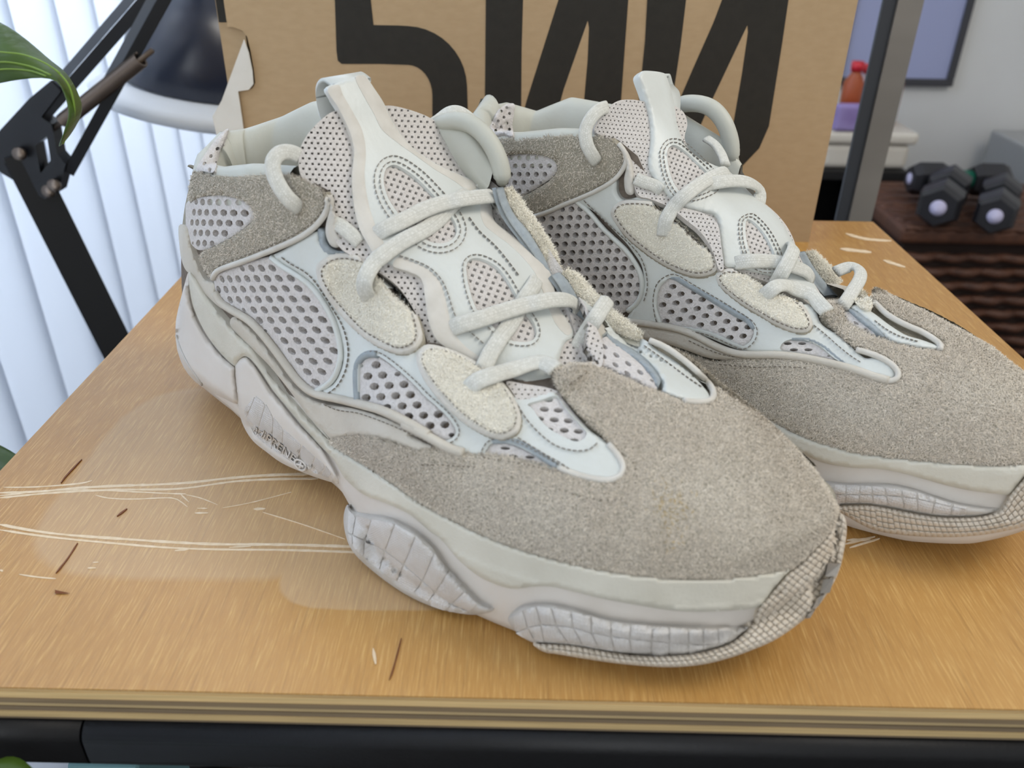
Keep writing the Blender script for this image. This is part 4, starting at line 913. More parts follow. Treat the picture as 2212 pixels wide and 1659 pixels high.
# --- toe suede
S1 = [(717, 950), (730, 943), (760.7, 939), (801, 940.7), (847.5, 951.5), (896, 968), (929, 966), (975, 972), (1020.5, 978.6), (1068.8, 983), (1111, 989), (1156, 1001), (1201, 1013), (1246.6, 1027), (1292, 1037), (1322, 1039), (1343, 1028), (1350.6, 1007), (1337, 980), (1316, 957), (1297.6, 936), (1281, 922), (1251, 893), (1224, 864), (1206, 843), (1198, 821), (1194, 808), (1186, 792), (1176, 778), (1182, 762), (1211, 745), (1237, 741), (1257, 756), (1273, 775), (1289, 789), (1316.5, 802), (1352, 818.5), (1379, 832), (1400.6, 841.6), (1410, 843), (1435.6, 853), (1473.6, 866), (1511.6, 872), (1537, 867), (1546.5, 852), (1540, 832), (1518, 810), (1491, 786), (1464, 764), (1431, 740), (1416, 733), (1452, 750), (1490, 771), (1544, 815), (1560, 828), (1606.5, 864), (1663.5, 912), (1701, 950), (1734, 986), (1761, 1018), (1788, 1060), (1811, 1101), (1807, 1121), (1788, 1157), (1761, 1187), (1729, 1219), (1718, 1225), (1680, 1233), (1598, 1246), (1503, 1251), (1382, 1242), (1262, 1223), (1141, 1191), (1051, 1158), (960, 1114), (900, 1080), (861, 1052), (799, 1011), (718, 963)]
toe = panel('toe_suede', A, S1, 0.0020, M['suede'], NR, 8, base=0.0004, rnd=5, n=4, hf=lambda x, y, d: 0.0022*max(0, 1-((x-1222)/45)**2)*max(0, 1-((y-785)/60)**2))
nap(toe, 115000, 0.00125, 0.0002, M['nap'], 0.36)
stc = Vector(A.hit(1443, 1088)[0])
nap(toe, 170, 0.0014, 0.00022, M['stain'], 0.5, 'suede_stain', region=lambda c: np.exp(-((c-np.array(stc))**2).sum(1)/0.004**2)+0.4*np.exp(-((c-np.array(A.hit(1452, 1155)[0]))**2).sum(1)/0.003**2))
stitch(toe, topform(toe), P('c6', (20, 182), (150, 180), (300, 190), (430, 195)), 0.0004, 11, 5, 2.4, closed=False)
stitch(toe, topform(toe), P('c6', (1000, 345), (1150, 400), (1300, 430), (1440, 430), (1540, 370), (1580, 260), (1540, 140)), 0.0002, 15, 3.5, 3.2, closed=False)
stitch(toe, topform(toe), P('c4', (1395, 1040), (1470, 985), (1550, 935)), 0.0006, 10, 6, 2, closed=False)

# --- oval eyelet patches
O1o = P('c3', (1225, 110), (1250, 60), (1330, 10), (1430, -10), (1560, 10), (1680, 60), (1800, 130), (1880, 220), (1960, 330), (2020, 450), (2060, 570), (2075, 660), (2040, 730), (1970, 780), (1880, 790), (1780, 760), (1680, 710), (1580, 640), (1490, 560), (1410, 470), (1340, 380), (1280, 290), (1240, 200))
O1i = P('c3', (1275, 150), (1300, 90), (1380, 45), (1480, 40), (1600, 70), (1710, 120), (1800, 180), (1880, 270), (1940, 380), (1990, 490), (2015, 600), (2005, 680), (1950, 720), (1870, 735), (1790, 700), (1690, 650), (1600, 590), (1510, 500), (1430, 410), (1350, 310), (1300, 230))
O2o = P('c4', (180, 830), (200, 760), (270, 715), (380, 730), (500, 770), (620, 830), (740, 900), (830, 970), (920, 1080), (980, 1180), (1015, 1290), (1000, 1390), (950, 1440), (860, 1470), (760, 1450), (640, 1390), (520, 1310), (420, 1220), (330, 1120), (250, 1010), (200, 910))
O2i = P('c4', (235, 850), (250, 790), (300, 760), (400, 770), (510, 810), (620, 870), (720, 930), (800, 990), (880, 1080), (930, 1160), (965, 1260), (960, 1350), (910, 1400), (840, 1415), (760, 1390), (660, 1330), (550, 1250), (450, 1150), (360, 1050), (290, 950))
# felt underlay showing as a darker rim below each patch
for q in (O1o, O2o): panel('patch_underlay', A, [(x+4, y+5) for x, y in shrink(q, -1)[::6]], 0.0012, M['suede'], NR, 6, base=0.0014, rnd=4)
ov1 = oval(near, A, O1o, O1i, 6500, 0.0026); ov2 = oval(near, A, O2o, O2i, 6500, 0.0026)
ribbon(near, 'raw_edge', P('c4', (1255, 165), (1310, 240), (1370, 350), (1440, 460), (1520, 560)), P('c4', (1335, 150), (1405, 230), (1475, 355), (1550, 470), (1620, 545)), .024, .030, M['blue'])
ribbon(near, 'eyelet_flap', P('c4', (1335, 150), (1405, 230), (1475, 355), (1560, 450), (1650, 535), (1760, 610), (1880, 672), (1960, 690)), P('c4', (1385, 145), (1480, 178), (1560, 262), (1650, 345), (1750, 442), (1880, 552), (1960, 620), (1990, 655)), .030, .037, M['suede_pale'], .0018, .002, 2200)
ribbon(near, 'raw_edge', P('c2', (1185, 940), (1215, 1060), (1290, 1210), (1400, 1360), (1500, 1500), (1560, 1610), (1600, 1680)), P('c2', (1245, 940), (1275, 1040), (1335, 1160), (1430, 1270), (1515, 1400), (1585, 1530), (1625, 1640)), .026, .031, M['blue'])
ribbon(near, 'eyelet_flap', P('c2', (1245, 940), (1275, 1040), (1335, 1160), (1430, 1270), (1515, 1400), (1585, 1530), (1640, 1640)), P('c2', (1290, 960), (1370, 1040), (1480, 1190), (1562, 1305), (1642, 1445), (1684, 1575), (1680, 1650)), .031, .038, M['suede_pale'], .0018, .002, 2000)
panel('tongue_foot_mesh', Multi(A, B), P('c4', (900, 1010), (1040, 1030), (1180, 1050), (1275, 1075), (1300, 1100), (1200, 1125), (1080, 1150), (1010, 1175), (950, 1100)), 0.0008, M['finemesh'], NR, 4.5, holes=lattice(P('c4', (900, 1010), (1040, 1030), (1180, 1050), (1275, 1075), (1300, 1100), (1200, 1125), (1080, 1150), (1010, 1175), (950, 1100)), P('c4', (1050, 1075))[0], (14, 0.5), (7, 10.5), .24, .26, 4, rot=math.pi/4), rnd=0, edge=1, base=0.001)
panel('heel_counter', A, P('c3', (135, -230), (200, -215), (225, -70), (255, 20), (330, 190), (405, 225), (430, 300), (480, 388), (590, 445), (565, 475), (440, 405), (330, 295), (250, 175), (190, 125), (155, 40), (138, -80)), 0.0014, M['foxing'], NR, 5, base=0.0004, rnd=4)

panel('tongue_edge_mesh', Multi(A, B), [(1222, 640), (1250, 640), (1280, 690), (1302, 745), (1298, 792), (1272, 778), (1252, 745), (1236, 695)], 0.0008, M['finemesh'], NR, 4.5, holes=lattice([(1222, 640), (1250, 640), (1280, 690), (1302, 745), (1298, 792), (1272, 778), (1252, 745), (1236, 695)], (1262, 710), (11, 5), (-3, 11), .26, .28, 4, rot=math.pi/4), rnd=0, edge=1, base=0.0014)
roll(near, 'collar_roll', P('c2', (660, 470), (760, 432), (870, 412), (980, 435), (1080, 510), (1160, 620), (1215, 750), (1235, 860), (1225, 915)), .036, .0034, M['lining'])
# --- tongue: fine mesh, leather spine with loop
TM = [(722, 240), (690, 262), (662, 294), (647, 330), (650, 380), (690, 420), (715, 470), (730, 530), (790, 570), (860, 620), (905, 690), (935, 760), (990, 800), (1060, 860), (1130, 890), (1200, 850), (1270, 790), (1300, 740), (1290, 690), (1240, 620), (1200, 560), (1160, 500), (1110, 440), (1060, 390), (1030, 385), (1025, 370), (1020, 340), (1000, 310), (960, 275), (920, 250), (870, 233), (835, 228), (800, 235), (760, 240)]
TLo = P('c1', (1310, 158), (1330, 130), (1400, 105), (1500, 72), (1590, 42), (1625, 55), (1690, 150), (1765, 265), (1855, 445))+P('c2', (520, 620), (720, 758), (900, 838), (1010, 888), (1100, 980), (1150, 1090), (1172, 1200), (1290, 1300), (1420, 1380), (1512, 1480), (1582, 1580))+P('c4', (1245, 130), (1275, 230), (1312, 390), (1382, 520), (1430, 600), (1422, 660), (1360, 710), (1300, 900), (1270, 1080), (1150, 1070), (1000, 1010), (830, 960), (640, 860), (480, 775), (355, 695), (300, 600), (268, 480), (248, 330), (228, 210), (190, 160), (100, 125), (-10, 85))+P('c1', (1700, 1495), (1640, 1405), (1562, 1250), (1520, 1050), (1510, 850), (1528, 650), (1488, 480), (1400, 300))
wA = P('c2', (290, 870), (310, 790), (370, 758), (450, 790), (560, 870), (660, 970), (760, 1080), (840, 1180), (875, 1270), (850, 1340), (780, 1380), (690, 1380), (600, 1340), (500, 1250), (410, 1150), (340, 1050), (300, 950))
wB = P('c4', (580, 100), (600, 45), (660, 25), (750, 50), (840, 110), (910, 200), (980, 320), (1050, 440), (1120, 540), (1140, 630), (1100, 685), (1020, 695), (930, 680), (840, 620), (750, 530), (670, 450), (620, 330), (590, 210))
la = lattice(TM, P('c1', (1270, 630))[0], (13.6, 0.6), (7.2, 11.6), .27, .31, 4, rot=math.pi/4)
TLp = catmull(TLo, 6); wAp = catmull(wA, 6); wBp = catmull(wB, 6)
cA = np.array([h_.mean(0) for h_ in la]); keep = ~inpoly(cA, np.array(TLp)) | (mindist(cA, np.array(TLp)) < 8)
tong = panel('tongue_mesh', B, TM, 0.0010, M['finemesh'], NR, 5.5, holes=[h_ for h_, k in zip(la, keep) if k]+[resample(shrink(wA, 4), 6), resample(shrink(wB, 4), 6)], rnd=0, edge=1)
# dark tongue lining just below
ln_ = panel('tongue_lining', B, TM, 0.0002, M['inner'], tong, 10, base=-0.0022, rnd=0, edge=1)
for wv_, org, a_, b_ in ((wA, P('c1', (1870, 835))[0], (13.2, 4.6), (-5.6, 11.2)), (wB, P('c4', (740, 205))[0], (15.0, 5.4), (-5.0, 12.0))):
    panel('spine_window_mesh', B, shrink(wv_, -2)[::6], 0.0010, M['finemesh'], tong, 4.5, holes=lattice(wv_, org, a_, b_, .30, .33, 4, rot=math.pi/4), rnd=0, edge=1, base=0.0004)
spine = panel('tongue_spine', B, TLo, 0.0016, M['leather'], NR, 6, holes=[resample(wAp, 6), resample(wBp, 6)], base=0.0010, rnd=5, n=5)
for q, d in ((wA, -8), (wA, -20), (wB, -8)): stitch(spine, B, shrink(q, d)[::4], 0.0028, 12, 9, 1.5)
panel('spine_edge', B, P('c1', (1318, 165), (1400, 298), (1490, 480), (1530, 650), (1513, 850), (1524, 1050), (1566, 1250), (1645, 1405), (1705, 1493), (1790, 1440), (1745, 1340), (1690, 1220), (1640, 1050), (1612, 850), (1622, 650), (1592, 480), (1520, 340), (1440, 200), (1405, 122)), 0.0004, M['trim'], spine, 6, base=0.0026, rnd=4)
panel('spine_edge', B, P('c1', (1540, 68), (1590, 46), (1622, 58), (1688, 152), (1762, 267), (1850, 447))+P('c2', (518, 622), (718, 760), (898, 840), (1006, 892), (1030, 940), (960, 960), (850, 885), (700, 795), (560, 695), (420, 595))+P('c1', (1755, 480), (1690, 355), (1605, 205)), 0.0004, M['trim'], spine, 6, base=0.0026, rnd=4)
panel('spine_edge', B, P('c2', (1105, 990), (1150, 1095), (1172, 1205), (1290, 1302), (1418, 1382), (1510, 1482), (1580, 1582))+P('c4', (1243, 135), (1272, 232), (1308, 392), (1376, 522), (1424, 602), (1380, 640), (1300, 560), (1240, 440), (1190, 290), (1130, 150))+P('c2', (1420, 1520), (1300, 1400), (1180, 1310), (1090, 1230), (1060, 1100)), 0.0004, M['trim'], spine, 6, base=0.0026, rnd=4)
panel('spine_edge', B, P('c4', (-5, 88), (100, 128), (190, 164), (230, 214), (250, 332), (270, 482), (304, 602), (360, 697), (480, 772), (640, 855), (700, 830), (560, 720), (470, 600), (440, 480), (410, 340), (370, 220), (280, 120), (160, 60), (40, 20)), 0.0004, M['trim'], spine, 6, base=0.0026, rnd=4)
stitch(spine, B, P('c4', (40, 5), (180, 50), (300, 110), (390, 210), (440, 330), (480, 460), (540, 560), (640, 640), (720, 710)), 0.0032, 12, 9, 1.6, closed=False)
stitch(spine, B, P('c2', (970, 1170), (1060, 1290), (1180, 1400), (1280, 1520), (1370, 1640)), 0.0032, 12, 9, 1.6, closed=False)
# back of the pull loop
lp = [np.array(B.hit(*q)[0]) for q in P('c1', (1345, 135), (1590, 52))]
pth = np.array([(0.1215, .1455), (.1165, .1470), (.1125, .1440), (.1120, .1380), (.1150, .1290), (.1200, .1200)])
pth = catmull(pth, 5, False); V_ = []; hwid = 0.0085; off_t = 0.0
for s_, z_ in pth:
    for t_, e_ in ((-hwid, 0), (hwid, 0), (hwid, -.0014), (-hwid, -.0014)): V_.append((s_, t_+off_t, z_+e_))
V_ = local2world(V_, near.pose, False); nn = len(pth)
mesh('pull_loop', V_, [(4*i+k, 4*i+(k+1) % 4, 4*i+4+(k+1) % 4, 4*i+4+k) for i in range(nn-1) for k in range(4)]+[(0, 1, 2, 3), (4*nn-4, 4*nn-1, 4*nn-2, 4*nn-3)], M['leather'], NR)

# --- laces
AB = Multi(A, B, topform(spine), topform(ov1), topform(ov2), topform(toe))
def Z(c, h, *pts): return [(*p, hh) for p, hh in zip(P(c, *pts), h)]
LW, LT = 0.0057, 0.0020
lace(AB, Z('c1', (0, 2, 4, 5, 5, 5, 4, 2, -1), (1095, 690), (1020, 668), (950, 690), (910, 770), (930, 880), (975, 975), (1030, 1055), (1075, 1090), (1100, 1105)), .0052, LT, NR)
lace(AB, Z('c2', (-1.5, 1.5, 2.5, 4.2, 4.8, 5, 6, 6, 3, 0), (215, 1318), (290, 1290), (420, 1245), (600, 1170), (800, 1118), (1000, 1092), (1200, 1092), (1350, 1128), (1440, 1190), (1480, 1230)), LW, LT, NR)
lace(AB, Z('c2', (-1.5, 1.4, 1.6, 1.8, 2, 2, 2.4), (985, 965), (920, 1020), (820, 1100), (720, 1215), (600, 1310), (450, 1385), (340, 1460))+Z('c3', (5, 5, 4, 2, -1), (1735, 60), (1700, 150), (1675, 250), (1660, 320), (1655, 355)), LW, LT, NR)
lace(AB, Z('c4', (-1.5, 1.6, 2.6, 4.2, 4.8, 5, 5, 3, 0), (445, 590), (520, 572), (640, 545), (820, 500), (1000, 458), (1200, 430), (1340, 442), (1430, 475), (1470, 495)), LW, LT, NR)
lace(AB, Z('c4', (-1.5, 1.5, 1.8, 1.8, 1.8, 2, 2, 0), (1155, 165), (1100, 260), (1010, 390), (930, 550), (850, 670), (785, 780), (745, 850), (715, 910)), LW, LT, NR)
lace(AB, Z('c4', (-1.5, 2.0, 3.0, 3.2, 3, 2.5, 0), (575, 1085), (650, 1045), (800, 1005), (1000, 965), (1150, 925), (1235, 920), (1290, 915)), LW, LT, NR)
lace(AB, Z('c4', (0, 2.5, 4, 5, 4, 1), (1460, 760), (1495, 690), (1545, 610), (1600, 505), (1640, 425), (1665, 385)), LW, LT, NR)
lace(AB, Z('c1', (2, 2, 2, 1), (1380, 1215), (1440, 1265), (1510, 1330), (1580, 1390)), .005, LT, NR)
lace(AB, Z('c2', (-8, -2, 2, 4, 4, 2), (640, 440), (700, 415), (780, 402), (870, 402), (950, 425), (1040, 480)), .005, LT, NR)
lace(AB, Z('c2', (2, 4, 5, 4, 1), (985, 700), (1040, 760), (1090, 840), (1095, 900), (1060, 960)), .0045, LT, NR)
for o_ in (toe, rand, cs, lq, pod1, pod2, pod3): near.mirror(o_)

# ------------------------------------------------------------------ far sneaker
far = Shoe((-0.0452, 0.4278, math.radians(-37.6)), True, 'bone coloured suede and mesh sneaker standing between the other sneaker and the box', 0.96, 'pair of sneakers')
FR = far.root; A = far.A; B = far.B
win = P('d1', (120, 700), (190, 690), (300, 677), (430, 680), (540, 705), (595, 755), (598, 815), (550, 870), (470, 925), (380, 980), (300, 1020), (200, 990), (130, 900))
panel('heel_mesh', A, win, 0.0008, M['knit'], FR, 5, holes=lattice(win, P('d1', (335, 770))[0], (68/3.687, 0), (33/3.687, 66/3.687), .29, .33), rnd=3)
tab = P('d1', (75, 510), (95, 400), (150, 310), (205, 275), (262, 275), (262, 340), (248, 430), (250, 525), (180, 515))
panel('heel_tab_mesh', far.C, tab, 0.0012, M['knit'], FR, 5, holes=lattice(tab, P('d1', (180, 380))[0], (12, -8), (6, 13), .22, .24), rnd=3, base=0.0006)
cs = panel('collar_suede', A, P('d1', (75, 520), (180, 507), (270, 545), (400, 533), (520, 483), (620, 458), (740, 478), (860, 492), (980, 512), (1090, 590), (1150, 670), (1140, 760), (1070, 860), (950, 940), (800, 1010), (650, 1070), (520, 1130), (410, 1168), (340, 1130), (280, 1040), (300, 1025), (385, 983), (480, 928), (560, 870), (603, 805), (598, 745), (540, 700), (430, 675), (300, 672), (190, 685), (110, 690), (70, 600)), 0.0018, M['suede'], FR, 6, base=0.0006, rnd=4)
nap(cs, 13000, 0.0013, 0.00022, M['nap'], 0.36)
welt('collar_binding', A, P('d1', (1090, 590), (1152, 675), (1142, 765), (1072, 866), (952, 947), (800, 1018), (650, 1078), (520, 1138), (410, 1172)), 0.0022, 0.0010, 'trim', FR)
stitch(cs, A, P('d1', (1000, 540), (1070, 600), (1118, 680), (1108, 755), (1045, 838), (930, 915), (790, 985), (640, 1045), (520, 1100)), 0.0026, 9, 5, 1.6, closed=False)
panel('eyelet_stay', A, P('d1', (1140, 650), (1180, 720), (1205, 830), (1215, 950), (1200, 1000), (1150, 980), (1135, 880), (1150, 780)), 0.0022, M['trim'], FR, 5, base=0.0012, rnd=5)
w4 = P('d1', (400, 1180), (520, 1140), (650, 1090), (780, 1060), (870, 1160), (960, 1270), (1050, 1360), (1140, 1440), (1200, 1520), (1260, 1620), (1272, 1700), (1270, 1780), (1230, 1860), (1160, 1920), (1080, 1945), (900, 1850), (700, 1700), (560, 1500), (480, 1300))
panel('quarter_mesh', A, w4, 0.0010, M['knit'], FR, 5.5, holes=lattice(w4, P('d1', (775, 1180))[0], (72/3.687, -3/3.687), (59/3.687, 67/3.687), .35, .34), rnd=3, base=0.0002)
w6 = P('d2', (290, 1115), (252, 1000), (246, 900), (270, 800), (330, 747), (400, 733), (500, 792), (620, 862), (740, 932), (870, 1012), (980, 1082), (1030, 1150), (1012, 1230), (950, 1282), (900, 1275), (750, 1205), (600, 1155), (400, 1128))
panel('midfoot_mesh', A, w6, 0.0010, M['knit'], FR, 5.5, holes=lattice(w6, P('d2', (510, 925))[0], (105/3.687, -14/3.687), (65/3.687, 58/3.687), .30, .33), rnd=3, base=0.0002)
w8 = P('d2', (1240, 1315), (1252, 1255), (1330, 1222), (1450, 1232), (1560, 1282), (1650, 1362), (1730, 1420), (1600, 1385), (1400, 1340))
panel('lower_mesh', A, w8, 0.0010, M['knit'], FR, 5, holes=lattice(w8, P('d2', (1345, 1310))[0], (115/3.687, 0), (50/3.687, 50/3.687), .30, .26), rnd=3, base=0.0002)
leath = P('d1', (750, 1045), (870, 985), (1060, 870), (1080, 980), (1140, 1040), (1300, 1010), (1480, 1060), (1700, 1200), (1850, 1400), (1900, 1590))+P('d2', (790, 670), (1000, 680), (1300, 800), (1500, 950), (1560, 1100), (1700, 1200), (1850, 1330), (1920, 1380), (2000, 1370), (2100, 1420), (2150, 1490), (2140, 1545), (2080, 1555), (1900, 1500), (1650, 1410), (1300, 1345), (1000, 1330), (850, 1290), (600, 1190), (400, 1150), (150, 1120), (20, 1080), (60, 985), (122, 905), (152, 780), (132, 640), (62, 530), (0, 450))+P('d1', (1100, 1330), (1000, 1230), (880, 1120))
lq = panel('leather_quarter', A, leath, 0.0015, M['leather'], FR, 6, holes=[resample(shrink(w6, 1), 6), resample(shrink(w8, 1), 6)], base=0.0006, rnd=3.5, n=5)
stitch(lq, A, shrink(w6, -6), 0.0024, 11, 8, 1.8)
stitch(lq, A, P('d1', (810, 1040), (900, 1130), (1000, 1225), (1100, 1315), (1190, 1400), (1270, 1500), (1310, 1620), (1320, 1740), (1290, 1850)), 0.0024, 11, 8, 1.8, closed=False)
stitch(lq, A, P('d2', (1500, 1110), (1600, 1190), (1700, 1280), (1800, 1360), (1880, 1410)), 0.0024, 10, 7, 1.8, closed=False)
welt('window_roll', A, P('d1', (750, 1045), (870, 1150), (960, 1260), (1060, 1355), (1150, 1440), (1215, 1530), (1265, 1620), (1280, 1700), (1275, 1790), (1235, 1870), (1165, 1925)), 0.0014, 0.0011, 'leather', FR)
welt('window_roll', A, P('d2', (285, 1115), (245, 1000), (240, 900), (265, 800), (325, 742)), 0.0015, 0.0010, 'leather', FR)
panel('raw_edge', A, P('d2', (330, 735), (420, 725), (520, 780), (640, 845), (760, 915), (890, 995), (1000, 1065), (1040, 1140), (1010, 1150), (960, 1095), (860, 1040), (740, 965), (600, 880), (480, 810), (400, 760)), 0.0014, M['blue'], FR, 5, base=0.0012, rnd=3)
panel('raw_edge', A, P('d2', (1290, 1220), (1400, 1205), (1500, 1222), (1600, 1275), (1690, 1350), (1770, 1415), (1740, 1425), (1650, 1360), (1560, 1290), (1460, 1245), (1340, 1235)), 0.0014, M['blue'], FR, 5, base=0.0012, rnd=3)
welt('leather_tip_welt', A, P('d2', (1840, 1310), (1920, 1330), (2030, 1370), (2130, 1430), (2185, 1500), (2165, 1550), (2080, 1560), (1950, 1520)), 0.0022, 0.0011, 'trim', FR)
welt('foxing_welt', A, P('d2', (-60, 1075), (50, 1088), (200, 1108), (400, 1142), (550, 1192), (700, 1272), (850, 1332), (1000, 1352), (1200, 1352), (1400, 1372), (1600, 1412), (1800, 1462), (2000, 1530), (2100, 1555)), 0.0022, 0.0015, 'foxing', FR)
panel('foxing', A, P('d2', (-100, 1090), (50, 1108), (200, 1126), (400, 1160), (550, 1210), (700, 1290), (850, 1350), (950, 1370), (880, 1385), (760, 1390), (640, 1370), (500, 1320), (350, 1270), (200, 1240), (50, 1220), (-100, 1200)), 0.0018, M['foxing'], FR, 6, base=0.0008, rnd=4)
stitch(FR, A, P('d2', (500, 1235), (640, 1300), (760, 1345), (880, 1370)), 0.0030, 10, 6, 2, closed=False)
# medial side beyond the throat
wmm = P('d3', (630, 450), (700, 452), (800, 522), (885, 600), (935, 645), (850, 638), (740, 585), (655, 525))
panel('lateral_mesh', A, wmm, 0.0010, M['knit'], FR, 4.5, holes=lattice(wmm, P('d3', (735, 545))[0], (85/3.687, 55/3.687), (10/3.687, -45/3.687), .26, .25), rnd=3, base=0.0002)
panel('raw_edge', A, P('d3', (660, 430), (720, 440), (820, 510), (910, 585), (960, 645), (920, 650), (840, 590), (740, 510)), 0.0014, M['blue'], FR, 4.5, base=0.0010, rnd=3)
ml = panel('lateral_leather', A, P('d3', (690, 420), (760, 400), (880, 470), (1000, 560), (1130, 640), (1260, 680), (1390, 730), (1370, 755), (1280, 750), (1150, 725), (1020, 690), (940, 630), (860, 555), (770, 480)), 0.0014, M['leather'], FR, 5, base=0.0006, rnd=3)
stitch(ml, A, P('d3', (880, 520), (980, 595), (1090, 650), (1230, 690)), 0.0022, 10, 7, 1.8, closed=False)
welt('leather_tip_welt', A, P('d3', (880, 380), (930, 430), (1000, 490), (1130, 560), (1270, 620), (1380, 690), (1425, 735), (1400, 762)), 0.0020, 0.0011, 'trim', FR)
ribbon(far, 'raw_edge', P('d3', (275, -20), (330, 110), (400, 230), (480, 330)), P('d3', (325, -20), (385, 80), (470, 195), (590, 330)), .024, .030, M['blue'])
ribbon(far, 'eyelet_flap', P('d3', (325, -20), (385, 80), (470, 195), (540, 280)), P('d3', (395, -10), (480, 55), (560, 125), (610, 210)), .030, .037, M['suede_pale'], .0018, .002, 1500)
ovm = panel('eyelet_patch', A, P('d3', (700, 260), (780, 280), (840, 340), (870, 400), (850, 440), (800, 445), (740, 400)), 0.0020, M['suede_pale'], FR, 5, base=0.0016, rnd=4)
nap(ovm, 700, 0.0018, 0.00026, M['nap_pale'], 0.6)
# rand and sole
RAf = [(1470, 775), (1540, 828), (1600, 868), (1650, 898), (1726, 939), (1828, 972), (1904, 985), (1980, 993.5), (2082, 1002), (2160, 1005), (2225, 1005)]
rand = panel('rubber_rand', A, RAf+[(2200, 1045), (2181, 1068)]+P('d4', (1950, 850), (1750, 825), (1550, 780), (1350, 725), (1150, 672), (950, 640), (750, 632), (550, 600), (400, 545), (200, 440), (60, 330), (-150, 180), (-450, -50)), 0.0026, M['rand'], FR, 7, base=0.0004, rnd=4, n=5)
pod3 = panel('toe_pod', A, P('d4', (430, 750), (520, 745), (700, 765), (900, 765), (1080, 770), (1260, 805), (1460, 872), (1650, 930), (1850, 965), (2010, 985), (1860, 1038), (1700, 1050), (1500, 1046), (1300, 1018), (1100, 978), (900, 945), (700, 945), (520, 950)), 0.0040, M['groove'], FR, 6, rnd=16, edge=0.12)
f3 = topform(pod3)
tiles(pod3, f3, P('d4', (600, 770), (702, 775), (820, 775), (920, 785), (1030, 795), (1170, 815), (1305, 838), (1460, 890), (1610, 938), (1740, 968)), P('d4', (590, 858), (698, 860), (815, 860), (925, 862), (1042, 866), (1180, 878), (1308, 895), (1450, 928), (1600, 962), (1732, 985)), P('d4', (590, 938), (695, 936), (810, 934), (932, 938), (1060, 955), (1195, 985), (1310, 1008), (1430, 1028), (1590, 1040), (1725, 1044)))
ti = P('d4', (560, 952), (700, 948), (900, 947), (1100, 980), (1300, 1020), (1500, 1047), (1700, 1052), (1850, 1040), (2000, 1000), (2060, 920), (2100, 850), (2212, 720), (2290, 640))
to = P('d4', (600, 990), (700, 1040), (850, 1125), (1000, 1178), (1300, 1215), (1600, 1222), (1800, 1210), (1950, 1190), (2100, 1160), (2212, 1130), (2330, 1070), (2420, 980), (2460, 860))
tw = panel('toe_wrap', A, ti+to[::-1], 0.0030, M['scale'], FR, 6, base=0.0006, rnd=9, edge=0.2)
scales(tw, topform(tw), ti, to, 13, 12.5)
# toe suede, running on past the frame around the toe
S1 = P('d2', (330, 1285), (480, 1330), (620, 1385), (760, 1405), (900, 1388), (1000, 1372), (1200, 1372), (1400, 1390), (1600, 1428), (1800, 1482), (1950, 1530), (2080, 1566), (2165, 1560), (2195, 1505), (2140, 1425), (2035, 1362), (1920, 1322), (1830, 1290), (1720, 1205), (1620, 1105), (1562, 1035), (1548, 965), (1500, 915), (1545, 882), (1640, 885), (1715, 905), (1735, 960))+P('d3', (632, 450), (655, 530), (745, 592), (860, 648), (1000, 700), (1150, 735), (1280, 758), (1395, 768), (1432, 735), (1385, 680), (1275, 610), (1135, 550), (1000, 480), (930, 415), (872, 345), (885, 258), (989, 308), (1149, 392), (1309, 462), (1479, 552), (1651, 642), (1812, 732), (1932, 830), (2082, 945), (2182, 1030), (2294, 1162), (2364, 1312), (2384, 1472), (2324, 1592))
S1 += [(2255, 1000), (2212, 1005), (2082, 1002), (1980, 993.5), (1904, 985), (1828, 972), (1726, 939), (1650, 898), (1600, 868), (1540, 828), (1470, 775)]
toe = panel('toe_suede', A, S1, 0.0020, M['suede'], FR, 8, base=0.0004, rnd=5, n=4, hf=lambda x, y, d: 0.0022*max(0, 1-((x-1795)/40)**2)*max(0, 1-((y-650)/50)**2))
nap(toe, 75000, 0.0014, 0.00022, M['nap'], 0.36)
stitch(toe, topform(toe), P('d2', (740, 1425), (900, 1440), (1050, 1450), (1250, 1445), (1450, 1455)), 0.0004, 11, 6, 2, closed=False)
# oval patches
O1o = P('d1', (1030, 1150), (1060, 1080), (1130, 1045), (1250, 1040), (1380, 1060), (1500, 1120), (1640, 1200), (1750, 1290), (1830, 1400), (1880, 1520), (1870, 1600), (1800, 1640), (1700, 1650), (1560, 1610), (1420, 1540), (1290, 1450), (1180, 1360), (1090, 1260))
O2o = P('d2', (725, 740), (750, 690), (820, 665), (930, 675), (1060, 710), (1200, 780), (1320, 860), (1420, 950), (1480, 1050), (1490, 1130), (1430, 1170), (1330, 1160), (1200, 1110), (1080, 1040), (960, 970), (850, 890), (760, 810))
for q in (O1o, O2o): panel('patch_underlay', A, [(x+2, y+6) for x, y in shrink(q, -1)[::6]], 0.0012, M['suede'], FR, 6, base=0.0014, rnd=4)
ov1 = oval(far, A, O1o, [tuple(v) for v in shrink(O1o, 10)[::6]], 5200, 0.0026); ov2 = oval(far, A, O2o, [tuple(v) for v in shrink(O2o, 9)[::6]], 4200, 0.0026)
